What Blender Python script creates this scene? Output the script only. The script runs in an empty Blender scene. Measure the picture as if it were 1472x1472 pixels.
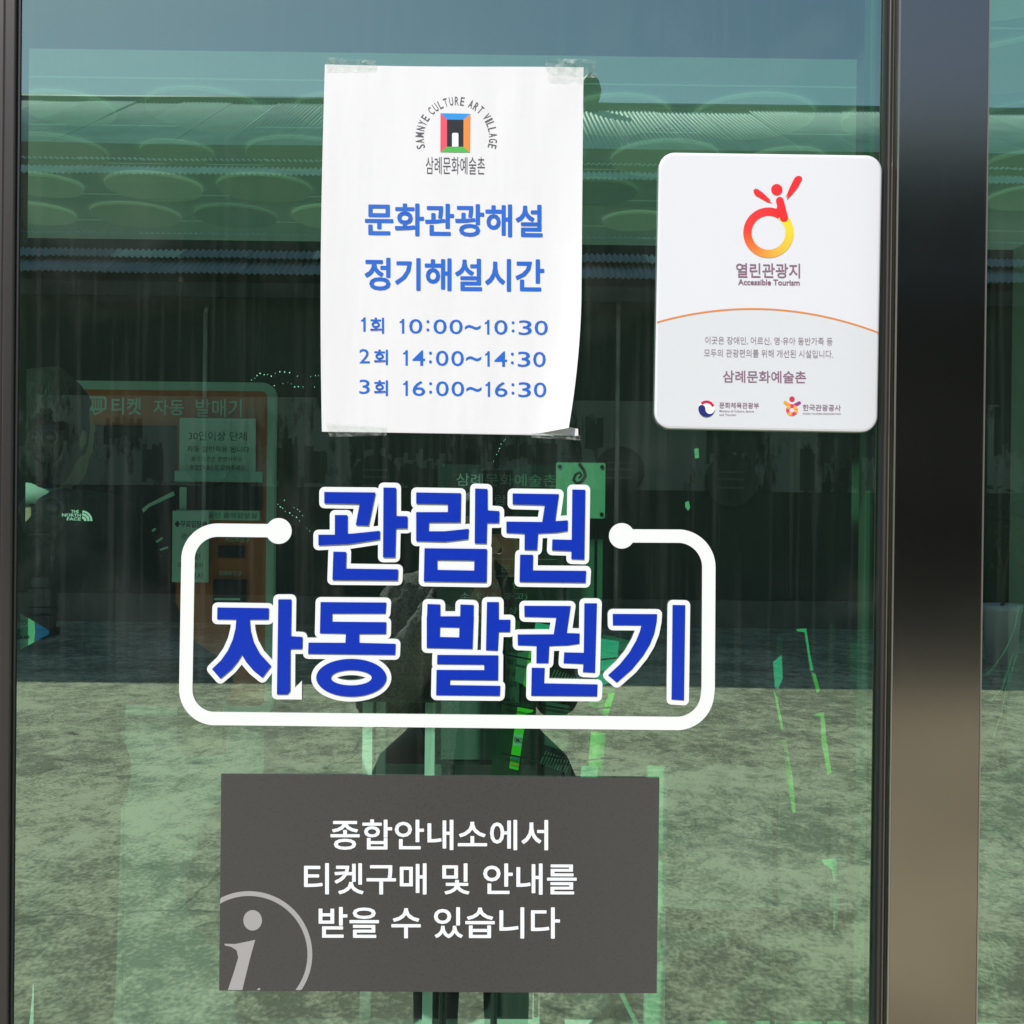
import bpy, bmesh, math, random
from mathutils import Vector, Matrix
from mathutils.geometry import delaunay_2d_cdt
R = math.radians
random.seed(7)
S = bpy.context.scene
COL = S.collection

# ------------------------------------------------------------------ camera
D, CZ, F = 1.24, 1.5, 1543.0           # distance to the door, lens height, focal length in photo pixels
cam_d = bpy.data.cameras.new('camera')
cam = bpy.data.objects.new('camera', cam_d); COL.objects.link(cam)
CM = Matrix.Rotation(R(-0.4), 3, 'Z') @ Matrix.Rotation(R(90 - 0.3), 3, 'X') @ Matrix.Rotation(R(0.6), 3, 'Z')
cam.matrix_world = Matrix.Translation((0, -D, CZ)) @ CM.to_4x4()
cam_d.sensor_width = 36; cam_d.lens = 36 * F / 1472
cam_d.clip_start = 0.01; cam_d.clip_end = 500
S.camera = cam

# ------------------------------------------------------------------ world, sun, exposure
SUN_EL, SUN_AZ = 45.0, 210.0           # azimuth clockwise from +Y
w = bpy.data.worlds.new('World'); S.world = w; w.use_nodes = True
nt = w.node_tree; bg = nt.nodes['Background']
sky = nt.nodes.new('ShaderNodeTexSky'); sky.sky_type = 'NISHITA'; sky.sun_disc = False
sky.sun_elevation = R(SUN_EL); sky.sun_rotation = R(SUN_AZ); sky.air_density = 1.0; sky.dust_density = 0.5
nt.links.new(sky.outputs[0], bg.inputs[0]); bg.inputs[1].default_value = 0.12
to_sun = Vector((math.sin(R(SUN_AZ)) * math.cos(R(SUN_EL)), math.cos(R(SUN_AZ)) * math.cos(R(SUN_EL)), math.sin(R(SUN_EL))))
sl = bpy.data.lights.new('sun', 'SUN'); sl.energy = 4.3; sl.angle = R(0.5); sl.color = (1.0, 0.97, 0.94)
so = bpy.data.objects.new('sun', sl); COL.objects.link(so)
so.rotation_euler = to_sun.to_track_quat('Z', 'Y').to_euler(); so.location = (0, -5, 12)
S.view_settings.view_transform = 'Standard'; S.view_settings.look = 'None'
S.view_settings.exposure = 0.0; S.view_settings.gamma = 1.0
S.cycles.use_denoising = True
S.cycles.caustics_reflective = False; S.cycles.caustics_refractive = False
S.cycles.max_bounces = 8; S.cycles.transparent_max_bounces = 12
S.cycles.sample_clamp_indirect = 6

# ------------------------------------------------------------------ small helpers
def at(px, py, Y=0.0):
    """photo pixel -> the point where that line of sight meets the upright plane y=Y"""
    d = CM @ Vector((px - 736.0, 736.0 - py, -F))
    t = (Y + D) / d.y
    return Vector((0, -D, CZ)) + d * t

class Plane:
    """upright plane y=Y with axis-aligned photo-scaled coordinates about a reference pixel;
    seen=True means seen in the glass (the real thing stands at -Y, out in the yard)"""
    def __init__(s, px, py, Y, seen=False):
        s.c = at(px, py, Y); s.px, s.py = px, py; s.k = (Y + D) / F; s.Y = Y; s.seen = seen
    def x(s, px): return s.c.x + (px - s.px) * s.k
    def z(s, py): return s.c.z - (py - s.py) * s.k
    def __call__(s, px, py, dy=0.0):
        y = s.Y + dy
        return Vector((s.x(px), -y if s.seen else y, s.z(py)))

def lin(r, g, b):
    f = lambda v: (v / 255 / 12.92) if v / 255 <= 0.04045 else ((v / 255 + 0.055) / 1.055) ** 2.4
    return (f(r), f(g), f(b), 1)

MATS = {}
def mat(name, col, rough=0.6, metal=0.0, noise=0.0, scale=8.0, stretch=(1, 1, 1), bump=0.0, spec=0.5, emit=None, coat=0.0):
    if name in MATS: return MATS[name]
    m = bpy.data.materials.new(name); m.use_nodes = True; n = m.node_tree
    b = n.nodes['Principled BSDF']
    b.inputs['Base Color'].default_value = (*col[:3], 1); b.inputs['Roughness'].default_value = rough
    b.inputs['Metallic'].default_value = metal; b.inputs['Specular IOR Level'].default_value = spec
    b.inputs['Coat Weight'].default_value = coat
    if emit:
        b.inputs['Emission Color'].default_value = (*emit[:3], 1); b.inputs['Emission Strength'].default_value = emit[3]
    if noise or bump:
        tc = n.nodes.new('ShaderNodeTexCoord'); mp = n.nodes.new('ShaderNodeMapping'); mp.inputs['Scale'].default_value = stretch
        nz = n.nodes.new('ShaderNodeTexNoise'); nz.inputs['Scale'].default_value = scale; nz.inputs['Detail'].default_value = 6
        n.links.new(tc.outputs['Object'], mp.inputs[0]); n.links.new(mp.outputs[0], nz.inputs['Vector'])
        if noise:
            rp = n.nodes.new('ShaderNodeValToRGB')
            rp.color_ramp.elements[0].position = 0.3; rp.color_ramp.elements[1].position = 0.7
            rp.color_ramp.elements[0].color = (*[c * (1 - noise) for c in col[:3]], 1)
            rp.color_ramp.elements[1].color = (*[min(1, c * (1 + noise)) for c in col[:3]], 1)
            n.links.new(nz.outputs[0], rp.inputs[0]); n.links.new(rp.outputs[0], b.inputs['Base Color'])
            mr = n.nodes.new('ShaderNodeMapRange'); mr.inputs[3].default_value = max(0.02, rough - 0.12); mr.inputs[4].default_value = min(1, rough + 0.12)
            n.links.new(nz.outputs[0], mr.inputs[0]); n.links.new(mr.outputs[0], b.inputs['Roughness'])
        if bump:
            bp = n.nodes.new('ShaderNodeBump'); bp.inputs['Strength'].default_value = bump; bp.inputs['Distance'].default_value = 0.01
            n.links.new(nz.outputs[0], bp.inputs['Height']); n.links.new(bp.outputs[0], b.inputs['Normal'])
    MATS[name] = m; return m

def tag(o, label=None, cat=None, group=None, kind=None):
    for k, v in (('label', label), ('category', cat), ('group', group), ('kind', kind)):
        if v: o[k] = v
    return o

def thing(name, loc, label, cat, group=None, rz=0.0):
    o = bpy.data.objects.new(name, None); COL.objects.link(o); o.location = loc; o.rotation_euler = (0, 0, rz)
    o.empty_display_size = 0.1
    o['_inv'] = 0
    del o['_inv']
    return tag(o, label, cat, group)

def link(name, me, parent=None):
    o = bpy.data.objects.new(name, me); COL.objects.link(o)
    if parent is not None:
        # meshes are written in world coordinates; undo the offset of every ancestor
        o.parent = parent
        M = Matrix.Identity(4); p = parent
        while p is not None:
            M = Matrix.LocRotScale(p.location, p.rotation_euler, p.scale) @ M if p.parent is None else M
            p = p.parent
        if parent.parent is None: o.matrix_basis = M.inverted()
    return o

class MB:
    def __init__(s): s.v = []; s.f = []; s.mi = []; s.fc = []
    def face(s, pts, mi=0, col=None):
        b = len(s.v); s.v += [tuple(p) for p in pts]; s.f.append(tuple(range(b, b + len(pts)))); s.mi.append(mi); s.fc.append(col)
    def mesh(s, vs, fs, mi=0, col=None):
        b = len(s.v); s.v += [tuple(p) for p in vs]
        for f in fs: s.f.append(tuple(i + b for i in f)); s.mi.append(mi); s.fc.append(col)
    def box(s, a, b, mi=0, bev=0.0, col=None):
        x0, x1 = sorted((a[0], b[0])); y0, y1 = sorted((a[1], b[1])); z0, z1 = sorted((a[2], b[2]))
        if bev:
            bm = bmesh.new(); bmesh.ops.create_cube(bm, size=1)
            for v in bm.verts: v.co = Vector(((x0 + x1) / 2 + v.co.x * (x1 - x0), (y0 + y1) / 2 + v.co.y * (y1 - y0), (z0 + z1) / 2 + v.co.z * (z1 - z0)))
            bmesh.ops.bevel(bm, geom=list(bm.edges), offset=bev, segments=2, affect='EDGES', profile=0.5)
            s.bm(bm, mi, col); return s
        vs = [(x, y, z) for z in (z0, z1) for y in (y0, y1) for x in (x0, x1)]
        s.mesh(vs, [(0, 2, 3, 1), (4, 5, 7, 6), (0, 1, 5, 4), (2, 6, 7, 3), (0, 4, 6, 2), (1, 3, 7, 5)], mi, col); return s
    def bm(s, bm, mi=0, col=None):
        bm.verts.ensure_lookup_table(); bm.verts.index_update()
        s.mesh([v.co[:] for v in bm.verts], [tuple(v.index for v in f.verts) for f in bm.faces], mi, col); bm.free()
    def tube(s, pts, r, seg=10, mi=0, col=None, cap=True):
        pts = [Vector(p) for p in pts]; rs = r if isinstance(r, (list, tuple)) else [r] * len(pts)
        rings = []
        for i, p in enumerate(pts):
            t = (pts[min(i + 1, len(pts) - 1)] - pts[max(i - 1, 0)]).normalized()
            u = t.cross(Vector((0.02, 1, 0.01))); 
            if u.length < 0.1: u = t.cross(Vector((1, 0, 0)))
            u.normalize(); q = t.cross(u)
            rings.append([p + (u * math.cos(a) + q * math.sin(a)) * rs[i] for a in [2 * math.pi * k / seg for k in range(seg)]])
        vs = [q for g in rings for q in g]; fs = []
        for i in range(len(pts) - 1):
            for k in range(seg):
                a = i * seg + k; b = i * seg + (k + 1) % seg
                fs.append((a, b, b + seg, a + seg))
        if cap: fs.append(tuple(range(seg))[::-1]); fs.append(tuple(range((len(pts) - 1) * seg, len(pts) * seg)))
        s.mesh(vs, fs, mi, col); return s
    def ball(s, c, r, seg=12, mi=0, col=None, rot=None):
        bm = bmesh.new(); bmesh.ops.create_uvsphere(bm, u_segments=seg, v_segments=max(6, seg * 2 // 3), radius=1)
        r = Vector(r) if not isinstance(r, (int, float)) else Vector((r, r, r))
        for v in bm.verts:
            q = Vector((v.co.x * r.x, v.co.y * r.y, v.co.z * r.z))
            if rot: q = rot @ q
            v.co = q + Vector(c)
        s.bm(bm, mi, col); return s
    def build(s, name, m, parent=None, smooth=False):
        me = bpy.data.meshes.new(name); me.from_pydata(s.v, [], s.f)
        for x in (m if isinstance(m, (list, tuple)) else [m]): me.materials.append(x)
        if any(s.mi): me.polygons.foreach_set('material_index', s.mi)
        if any(c is not None for c in s.fc):
            ca = me.color_attributes.new('Col', 'FLOAT_COLOR', 'CORNER')
            for p in me.polygons:
                c = s.fc[p.index] or (1, 1, 1, 1)
                for li in p.loop_indices: ca.data[li].color = c
        if smooth: me.polygons.foreach_set('use_smooth', [True] * len(me.polygons))
        me.update()
        return link(name, me, parent)

# ---- flat shapes: union of polygons (photo pixels), mapped by f(px,py) -> point
def union(polys, eps=1e-4):
    vs, fs = [], []
    for p in polys:
        b = len(vs); vs += [Vector(q) for q in p]
        a = sum(p[i][0] * p[(i + 1) % len(p)][1] - p[(i + 1) % len(p)][0] * p[i][1] for i in range(len(p)))
        idx = list(range(b, b + len(p))); fs.append(idx if a > 0 else idx[::-1])
    v, e, f, _, _, of = delaunay_2d_cdt(vs, [], fs, 0, eps)
    return [q[:] for q in v], [t for t, o in zip(f, of) if o]

def slab(mb, polys, f, front, depth, mi=0, col=None, tri=None):
    """polygons in pixel space -> plate: front face at dy=front, sides back by depth"""
    v, t = tri or union(polys)
    used = sorted({i for q in t for i in q}); ix = {i: k for k, i in enumerate(used)}
    fr = [f(*v[i], front) for i in used]; bk = [f(*v[i], front + depth) for i in used]
    n = len(used); fs = [tuple(ix[i] for i in q) for q in t]
    ed = {}
    for q in fs:
        for i in range(len(q)):
            a, b = q[i], q[(i + 1) % len(q)]; ed[(a, b)] = 1
    sides = [(a, b, b + n, a + n) for (a, b) in ed if (b, a) not in ed]
    mb.mesh(fr + bk, fs + sides, mi, col)

def arcp(cx, cy, r, a0, a1, n=12, ry=None):
    ry = ry or r
    return [(cx + r * math.cos(R(a0 + (a1 - a0) * i / n)), cy - ry * math.sin(R(a0 + (a1 - a0) * i / n))) for i in range(n + 1)]
def disc(cx, cy, r, n=28, ry=None): return arcp(cx, cy, r, 0, 360 - 360 / n, n - 1, ry)
def ring(cx, cy, ro, ri, n=32, ryo=None, ryi=None, a0=0, a1=360):
    o = arcp(cx, cy, ro, a0, a1, n, ryo); i = arcp(cx, cy, ri, a0, a1, n, ryi)
    return [[o[k], o[k + 1], i[k + 1], i[k]] for k in range(n)]
def capsule(a, b, r0, r1=None, n=8):
    r1 = r0 if r1 is None else r1
    an = math.degrees(math.atan2(-(b[1] - a[1]), b[0] - a[0]))
    return arcp(a[0], a[1], r0, an + 90, an + 270, n) + arcp(b[0], b[1], r1, an - 90, an + 90, n)
def rrect(x0, y0, x1, y1, r, n=6):
    return (arcp(x1 - r, y0 + r, r, 0, 90, n) + arcp(x0 + r, y0 + r, r, 90, 180, n) +
            arcp(x0 + r, y1 - r, r, 180, 270, n) + arcp(x1 - r, y1 - r, r, 270, 360, n))
def rect(x0, y0, x1, y1): return [(x0, y0), (x1, y0), (x1, y1), (x0, y1)]
def grow(polys, r, edges=None):
    out = list(polys)
    for p in (edges or polys):
        for i in range(len(p)):
            a, b = p[i], p[(i + 1) % len(p)]
            if math.dist(a, b) > 1e-6: out.append(capsule(a, b, r, n=5))
    return out

# ---- writing
TXT = {}
def glyphs(s, weight):
    k = (s, weight)
    if k not in TXT:
        c = bpy.data.curves.new('text', 'FONT'); c.body = s; c.offset = weight; c.resolution_u = 3; c.fill_mode = 'FRONT'
        o = bpy.data.objects.new('text', c); COL.objects.link(o)
        dg = bpy.context.evaluated_depsgraph_get(); me = bpy.data.meshes.new_from_object(o.evaluated_get(dg))
        v = [(q.co.x, q.co.y) for q in me.vertices]; f = [tuple(p.vertices) for p in me.polygons]
        bpy.data.objects.remove(o); bpy.data.curves.remove(c); bpy.data.meshes.remove(me)
        x0, x1 = min(q[0] for q in v), max(q[0] for q in v); y0, y1 = min(q[1] for q in v), max(q[1] for q in v)
        TXT[k] = ([((a - x0) / (x1 - x0), (y1 - b) / (y1 - y0)) for a, b in v], f)
    return TXT[k]
def write_bold(mb, s, box, f, r, dy=0.0, slope=0.0105):
    """glyphs one by one, every outline thickened by r pixels"""
    x0, y0, x1, y1 = box; x0 += r; x1 -= r; y0 += r; y1 -= r; uv, fs = glyphs(s, 0)
    P2 = [(x0 + u * (x1 - x0), y0 + v * (y1 - y0) + slope * (x0 + u * (x1 - x0) - (x0 + x1) / 2)) for u, v in uv]
    from collections import defaultdict
    ed = set(); 
    for q in fs:
        for i in range(len(q)): ed.add((q[i], q[(i + 1) % len(q)]))
    bd = [(a, b) for a, b in ed if (b, a) not in ed]
    par = list(range(len(P2)))
    def fd(a):
        while par[a] != a: par[a] = par[par[a]]; a = par[a]
        return a
    for q in fs:
        for i in q[1:]: par[fd(i)] = fd(q[0])
    gr = defaultdict(lambda: ([], []))
    for q in fs: gr[fd(q[0])][0].append([P2[i] for i in q])
    for a, b in bd:
        if math.dist(P2[a], P2[b]) > 1e-5: gr[fd(a)][1].append(capsule(P2[a], P2[b], r, n=3))
    for tris, caps in gr.values():
        for q in tris: mb.face([f(*p, dy) for p in q])
        for k, q in enumerate(caps): mb.face([f(*p, dy - .000012 * (1 + k % 37)) for p in q])
def write(mb, s, box, f, dy=0.0, weight=0.0, slope=0.0105, col=None, rot=None, mi=0):
    """fit the ink of s into the pixel box (x0,y0,x1,y1)"""
    x0, y0, x1, y1 = box; uv, fs = glyphs(s, weight); pts = []
    for u, v in uv:
        px, py = x0 + u * (x1 - x0), y0 + v * (y1 - y0)
        if rot:
            cx, cy, a = rot; dx, dz = px - cx, py - cy
            px, py = cx + dx * math.cos(a) - dz * math.sin(a), cy + dx * math.sin(a) + dz * math.cos(a)
        py += slope * (px - (x0 + x1) / 2)
        pts.append(f(px, py, dy))
    mb.mesh(pts, fs, mi, col)

def door(px, py, dy=0.0): return at(px, py, dy)

# ------------------------------------------------------------------ materials
def attr_mat(name, rough=0.45, spec=0.4):
    m = bpy.data.materials.new(name); m.use_nodes = True; n = m.node_tree; b = n.nodes['Principled BSDF']
    a = n.nodes.new('ShaderNodeAttribute'); a.attribute_name = 'Col'; n.links.new(a.outputs['Color'], b.inputs['Base Color'])
    b.inputs['Roughness'].default_value = rough; b.inputs['Specular IOR Level'].default_value = spec; return m
PRINT = attr_mat('printed_ink')

def glass_mat(name, tint, refl, tr):
    m = bpy.data.materials.new(name); m.use_nodes = True; n = m.node_tree; n.nodes.clear()
    out = n.nodes.new('ShaderNodeOutputMaterial'); t = n.nodes.new('ShaderNodeBsdfTransparent'); t.inputs[0].default_value = (*tr, 1)
    g = n.nodes.new('ShaderNodeBsdfGlossy'); g.inputs['Color'].default_value = (*tint, 1); g.inputs['Roughness'].default_value = 0.0
    fr = n.nodes.new('ShaderNodeLayerWeight'); pw = n.nodes.new('ShaderNodeMath'); pw.operation = 'POWER'; pw.inputs[1].default_value = 5
    n.links.new(fr.outputs['Facing'], pw.inputs[0])
    ad = n.nodes.new('ShaderNodeMath'); ad.operation = 'MULTIPLY_ADD'; ad.inputs[1].default_value = 0.5; ad.inputs[2].default_value = refl; ad.use_clamp = True
    n.links.new(pw.outputs[0], ad.inputs[0])
    mx = n.nodes.new('ShaderNodeMixShader'); n.links.new(ad.outputs[0], mx.inputs[0]); n.links.new(t.outputs[0], mx.inputs[1]); n.links.new(g.outputs[0], mx.inputs[2])
    # slight roller-wave in the pane
    tc = n.nodes.new('ShaderNodeTexCoord'); mp0 = n.nodes.new('ShaderNodeMapping'); mp0.inputs['Scale'].default_value = (1.2, 1, 4)
    wv = n.nodes.new('ShaderNodeTexNoise'); wv.inputs['Scale'].default_value = 1.6; wv.inputs['Detail'].default_value = 1
    bp = n.nodes.new('ShaderNodeBump'); bp.inputs['Strength'].default_value = 0.014; bp.inputs['Distance'].default_value = 0.006
    n.links.new(tc.outputs['Object'], mp0.inputs[0]); n.links.new(mp0.outputs[0], wv.inputs['Vector']); n.links.new(wv.outputs[0], bp.inputs['Height']); n.links.new(bp.outputs[0], g.inputs['Normal'])
    # dust and dried runs on the pane
    mp = n.nodes.new('ShaderNodeMapping'); mp.inputs['Scale'].default_value = (60, 1, 1.6)
    nz = n.nodes.new('ShaderNodeTexNoise'); nz.inputs['Scale'].default_value = 1.5; nz.inputs['Detail'].default_value = 5
    n.links.new(tc.outputs['Object'], mp.inputs[0]); n.links.new(mp.outputs[0], nz.inputs['Vector'])
    r = n.nodes.new('ShaderNodeMapRange'); r.inputs[1].default_value = 0.5; r.inputs[2].default_value = 0.85; r.inputs[3].default_value = 0.004; r.inputs[4].default_value = 0.045
    n.links.new(nz.outputs[0], r.inputs[0])
    sp = n.nodes.new('ShaderNodeTexNoise'); sp.inputs['Scale'].default_value = 420; sp.inputs['Detail'].default_value = 2
    n.links.new(tc.outputs['Object'], sp.inputs['Vector'])
    r2 = n.nodes.new('ShaderNodeMapRange'); r2.inputs[1].default_value = 0.70; r2.inputs[2].default_value = 0.76; r2.inputs[4].default_value = 0.10
    n.links.new(sp.outputs[0], r2.inputs[0])
    sm = n.nodes.new('ShaderNodeTexNoise'); sm.inputs['Scale'].default_value = 5; sm.inputs['Detail'].default_value = 7; sm.inputs['Distortion'].default_value = 1.2
    n.links.new(tc.outputs['Object'], sm.inputs['Vector'])
    r3 = n.nodes.new('ShaderNodeMapRange'); r3.inputs[1].default_value = 0.52; r3.inputs[2].default_value = 0.72; r3.inputs[4].default_value = 0.03
    n.links.new(sm.outputs[0], r3.inputs[0])
    a3 = n.nodes.new('ShaderNodeMath'); a3.operation = 'ADD'; n.links.new(r.outputs[0], a3.inputs[0]); n.links.new(r3.outputs[0], a3.inputs[1])
    a2 = n.nodes.new('ShaderNodeMath'); a2.operation = 'ADD'; n.links.new(a3.outputs[0], a2.inputs[0]); n.links.new(r2.outputs[0], a2.inputs[1])
    df = n.nodes.new('ShaderNodeBsdfDiffuse'); df.inputs[0].default_value = (0.5, 0.52, 0.48, 1)
    m2 = n.nodes.new('ShaderNodeMixShader'); n.links.new(a2.outputs[0], m2.inputs[0]); n.links.new(mx.outputs[0], m2.inputs[1]); n.links.new(df.outputs[0], m2.inputs[2])
    n.links.new(m2.outputs[0], out.inputs[0]); return m
GLASS = glass_mat('coated_green_glass', (0.72, 0.93, 0.76), 0.44, (0.44, 1.0, 0.64))
m = bpy.data.materials.new('clear_glass_edge'); m.use_nodes = True; n = m.node_tree; n.nodes.clear()
o_ = n.nodes.new('ShaderNodeOutputMaterial'); t_ = n.nodes.new('ShaderNodeBsdfTransparent'); n.links.new(t_.outputs[0], o_.inputs[0]); CLEAR = m

def tape_mat():
    m = bpy.data.materials.new('clear_tape'); m.use_nodes = True; n = m.node_tree; n.nodes.clear()
    out = n.nodes.new('ShaderNodeOutputMaterial'); t = n.nodes.new('ShaderNodeBsdfTransparent'); t.inputs[0].default_value = (0.93, 0.95, 0.93, 1)
    p = n.nodes.new('ShaderNodeBsdfPrincipled'); p.inputs['Base Color'].default_value = (0.8, 0.82, 0.78, 1); p.inputs['Roughness'].default_value = 0.12
    tc = n.nodes.new('ShaderNodeTexCoord'); nz = n.nodes.new('ShaderNodeTexNoise'); nz.inputs['Scale'].default_value = 90; nz.inputs['Detail'].default_value = 4; nz.inputs['Distortion'].default_value = 1.5
    n.links.new(tc.outputs['Object'], nz.inputs['Vector'])
    r = n.nodes.new('ShaderNodeMapRange'); r.inputs[1].default_value = 0.45; r.inputs[2].default_value = 0.75; r.inputs[3].default_value = 0.05; r.inputs[4].default_value = 0.32
    bp = n.nodes.new('ShaderNodeBump'); bp.inputs['Strength'].default_value = 0.8; bp.inputs['Distance'].default_value = 0.002
    n.links.new(nz.outputs[0], bp.inputs['Height']); n.links.new(bp.outputs[0], p.inputs['Normal']); n.links.new(nz.outputs[0], r.inputs[0])
    mx = n.nodes.new('ShaderNodeMixShader'); n.links.new(r.outputs[0], mx.inputs[0]); n.links.new(t.outputs[0], mx.inputs[1]); n.links.new(p.outputs[0], mx.inputs[2]); n.links.new(mx.outputs[0], out.inputs[0])
    return m
TAPE = tape_mat()

def paper_mat():
    m = bpy.data.materials.new('white_paper'); m.use_nodes = True; n = m.node_tree; b = n.nodes['Principled BSDF']
    b.inputs['Base Color'].default_value = (0.80, 0.793, 0.795, 1); b.inputs['Roughness'].default_value = 0.5; b.inputs['Specular IOR Level'].default_value = 0.25
    tc = n.nodes.new('ShaderNodeTexCoord'); mp = n.nodes.new('ShaderNodeMapping'); mp.inputs['Scale'].default_value = (5, 1, 1.0); mp.inputs['Rotation'].default_value = (0, R(4), 0)
    nz = n.nodes.new('ShaderNodeTexNoise'); nz.inputs['Scale'].default_value = 4; nz.inputs['Detail'].default_value = 3; nz.inputs['Roughness'].default_value = 0.45
    n.links.new(tc.outputs['Object'], mp.inputs[0]); n.links.new(mp.outputs[0], nz.inputs['Vector'])
    bp = n.nodes.new('ShaderNodeBump'); bp.inputs['Strength'].default_value = 0.24; bp.inputs['Distance'].default_value = 0.01
    n.links.new(nz.outputs[0], bp.inputs['Height']); n.links.new(bp.outputs[0], b.inputs['Normal']); return m
PAPER = paper_mat()

def steel_mat():
    m = bpy.data.materials.new('brushed_dark_steel'); m.use_nodes = True; n = m.node_tree; b = n.nodes['Principled BSDF']
    b.inputs['Metallic'].default_value = 1.0; b.inputs['Base Color'].default_value = (0.33, 0.285, 0.24, 1); b.inputs['Roughness'].default_value = 0.15
    b.inputs['Anisotropic'].default_value = 0.0
    tc = n.nodes.new('ShaderNodeTexCoord'); mp = n.nodes.new('ShaderNodeMapping'); mp.inputs['Scale'].default_value = (260, 260, 3)
    nz = n.nodes.new('ShaderNodeTexNoise'); nz.inputs['Scale'].default_value = 4; nz.inputs['Detail'].default_value = 4
    n.links.new(tc.outputs['Object'], mp.inputs[0]); n.links.new(mp.outputs[0], nz.inputs['Vector'])
    n2 = n.nodes.new('ShaderNodeTexNoise'); n2.inputs['Scale'].default_value = 6; n2.inputs['Detail'].default_value = 5; n.links.new(tc.outputs['Object'], n2.inputs['Vector'])
    r = n.nodes.new('ShaderNodeMapRange'); r.inputs[3].default_value = 0.10; r.inputs[4].default_value = 0.20
    ad = n.nodes.new('ShaderNodeMath'); ad.operation = 'MULTIPLY_ADD'; ad.inputs[1].default_value = 0.5; n.links.new(nz.outputs[0], ad.inputs[0]); 
    hf = n.nodes.new('ShaderNodeMath'); hf.operation = 'MULTIPLY'; hf.inputs[1].default_value = 0.5; n.links.new(n2.outputs[0], hf.inputs[0]); n.links.new(hf.outputs[0], ad.inputs[2])
    n.links.new(ad.outputs[0], r.inputs[0]); n.links.new(r.outputs[0], b.inputs['Roughness']); return m
STEEL = steel_mat()

def ground_mat():
    m = bpy.data.materials.new('worn_concrete'); m.use_nodes = True; n = m.node_tree; b = n.nodes['Principled BSDF']
    b.inputs['Roughness'].default_value = 0.9
    tc = n.nodes.new('ShaderNodeTexCoord')
    def noise(sc, det, st=(1, 1, 1), dist=0.0):
        mp = n.nodes.new('ShaderNodeMapping'); mp.inputs['Scale'].default_value = st; mp.inputs['Rotation'].default_value = (0, 0, R(-8))
        z = n.nodes.new('ShaderNodeTexNoise'); z.inputs['Scale'].default_value = sc; z.inputs['Detail'].default_value = det; z.inputs['Distortion'].default_value = dist
        n.links.new(tc.outputs['Object'], mp.inputs[0]); n.links.new(mp.outputs[0], z.inputs['Vector']); return z.outputs[0]
    big = noise(0.7, 8, (0.6, 1, 1), 0.4); mid = noise(3.2, 8, (1, .8, 1), 0.6); fine = noise(60, 8, (1, .7, 1)); streak = noise(14, 10, (0.9, 0.7, 1), 0.8)
    rp = n.nodes.new('ShaderNodeValToRGB'); e = rp.color_ramp
    e.elements[0].position = 0.33; e.elements[0].color = (0.24, 0.235, 0.165, 1); e.elements[1].position = 0.66; e.elements[1].color = (0.66, 0.64, 0.46, 1)
    x = e.elements.new(0.5); x.color = (0.45, 0.435, 0.31, 1)
    def mixv(a, bb, f):
        q = n.nodes.new('ShaderNodeMix'); q.data_type = 'FLOAT'; q.inputs[0].default_value = f; n.links.new(a, q.inputs[2]); n.links.new(bb, q.inputs[3]); return q.outputs[0]
    v = mixv(mixv(big, mid, 0.42), mixv(fine, streak, 0.5), 0.5)
    mr = n.nodes.new('ShaderNodeMapRange'); mr.inputs[1].default_value = 0.41; mr.inputs[2].default_value = 0.59; mr.inputs[3].default_value = 0.22; mr.inputs[4].default_value = 0.78
    n.links.new(v, mr.inputs[0]); n.links.new(mr.outputs[0], rp.inputs[0])
    # dark pits and eroded patches
    pit = noise(6.0, 10, (0.9, .9, 1), 0.6)
    pr = n.nodes.new('ShaderNodeMapRange'); pr.inputs[1].default_value = 0.62; pr.inputs[2].default_value = 0.72; pr.inputs[3].default_value = 1.0; pr.inputs[4].default_value = 0.5
    n.links.new(pit, pr.inputs[0])
    # cracks
    wn = n.nodes.new('ShaderNodeTexNoise'); wn.inputs['Scale'].default_value = 3; wn.inputs['Detail'].default_value = 6; n.links.new(tc.outputs['Object'], wn.inputs['Vector'])
    wa = n.nodes.new('ShaderNodeVectorMath'); wa.operation = 'MULTIPLY_ADD'; wa.inputs[1].default_value = (0.5, 0.5, 0); n.links.new(wn.outputs[1], wa.inputs[0]); n.links.new(tc.outputs['Object'], wa.inputs[2])
    vo = n.nodes.new('ShaderNodeTexVoronoi'); vo.feature = 'DISTANCE_TO_EDGE'; vo.inputs['Scale'].default_value = 0.22; n.links.new(wa.outputs[0], vo.inputs['Vector'])
    cr = n.nodes.new('ShaderNodeMapRange'); cr.inputs[1].default_value = 0.0; cr.inputs[2].default_value = 0.004; cr.inputs[3].default_value = 0.62; cr.inputs[4].default_value = 1.0
    n.links.new(vo.outputs['Distance'], cr.inputs[0])
    mu = n.nodes.new('ShaderNodeMath'); mu.operation = 'MULTIPLY'; n.links.new(pr.outputs[0], mu.inputs[0]); n.links.new(cr.outputs[0], mu.inputs[1])
    mc = n.nodes.new('ShaderNodeMix'); mc.data_type = 'RGBA'; mc.blend_type = 'MULTIPLY'; mc.inputs[0].default_value = 1.0
    n.links.new(rp.outputs[0], mc.inputs[6]); n.links.new(mu.outputs[0], mc.inputs[7]); n.links.new(mc.outputs[2], b.inputs['Base Color'])
    bp = n.nodes.new('ShaderNodeBump'); bp.inputs['Strength'].default_value = 0.75; bp.inputs['Distance'].default_value = 0.022
    hh = n.nodes.new('ShaderNodeMath'); hh.operation = 'MULTIPLY'; n.links.new(v, hh.inputs[0]); n.links.new(mu.outputs[0], hh.inputs[1])
    n.links.new(hh.outputs[0], bp.inputs['Height']); n.links.new(bp.outputs[0], b.inputs['Normal']); return m
GROUND = ground_mat()

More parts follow.
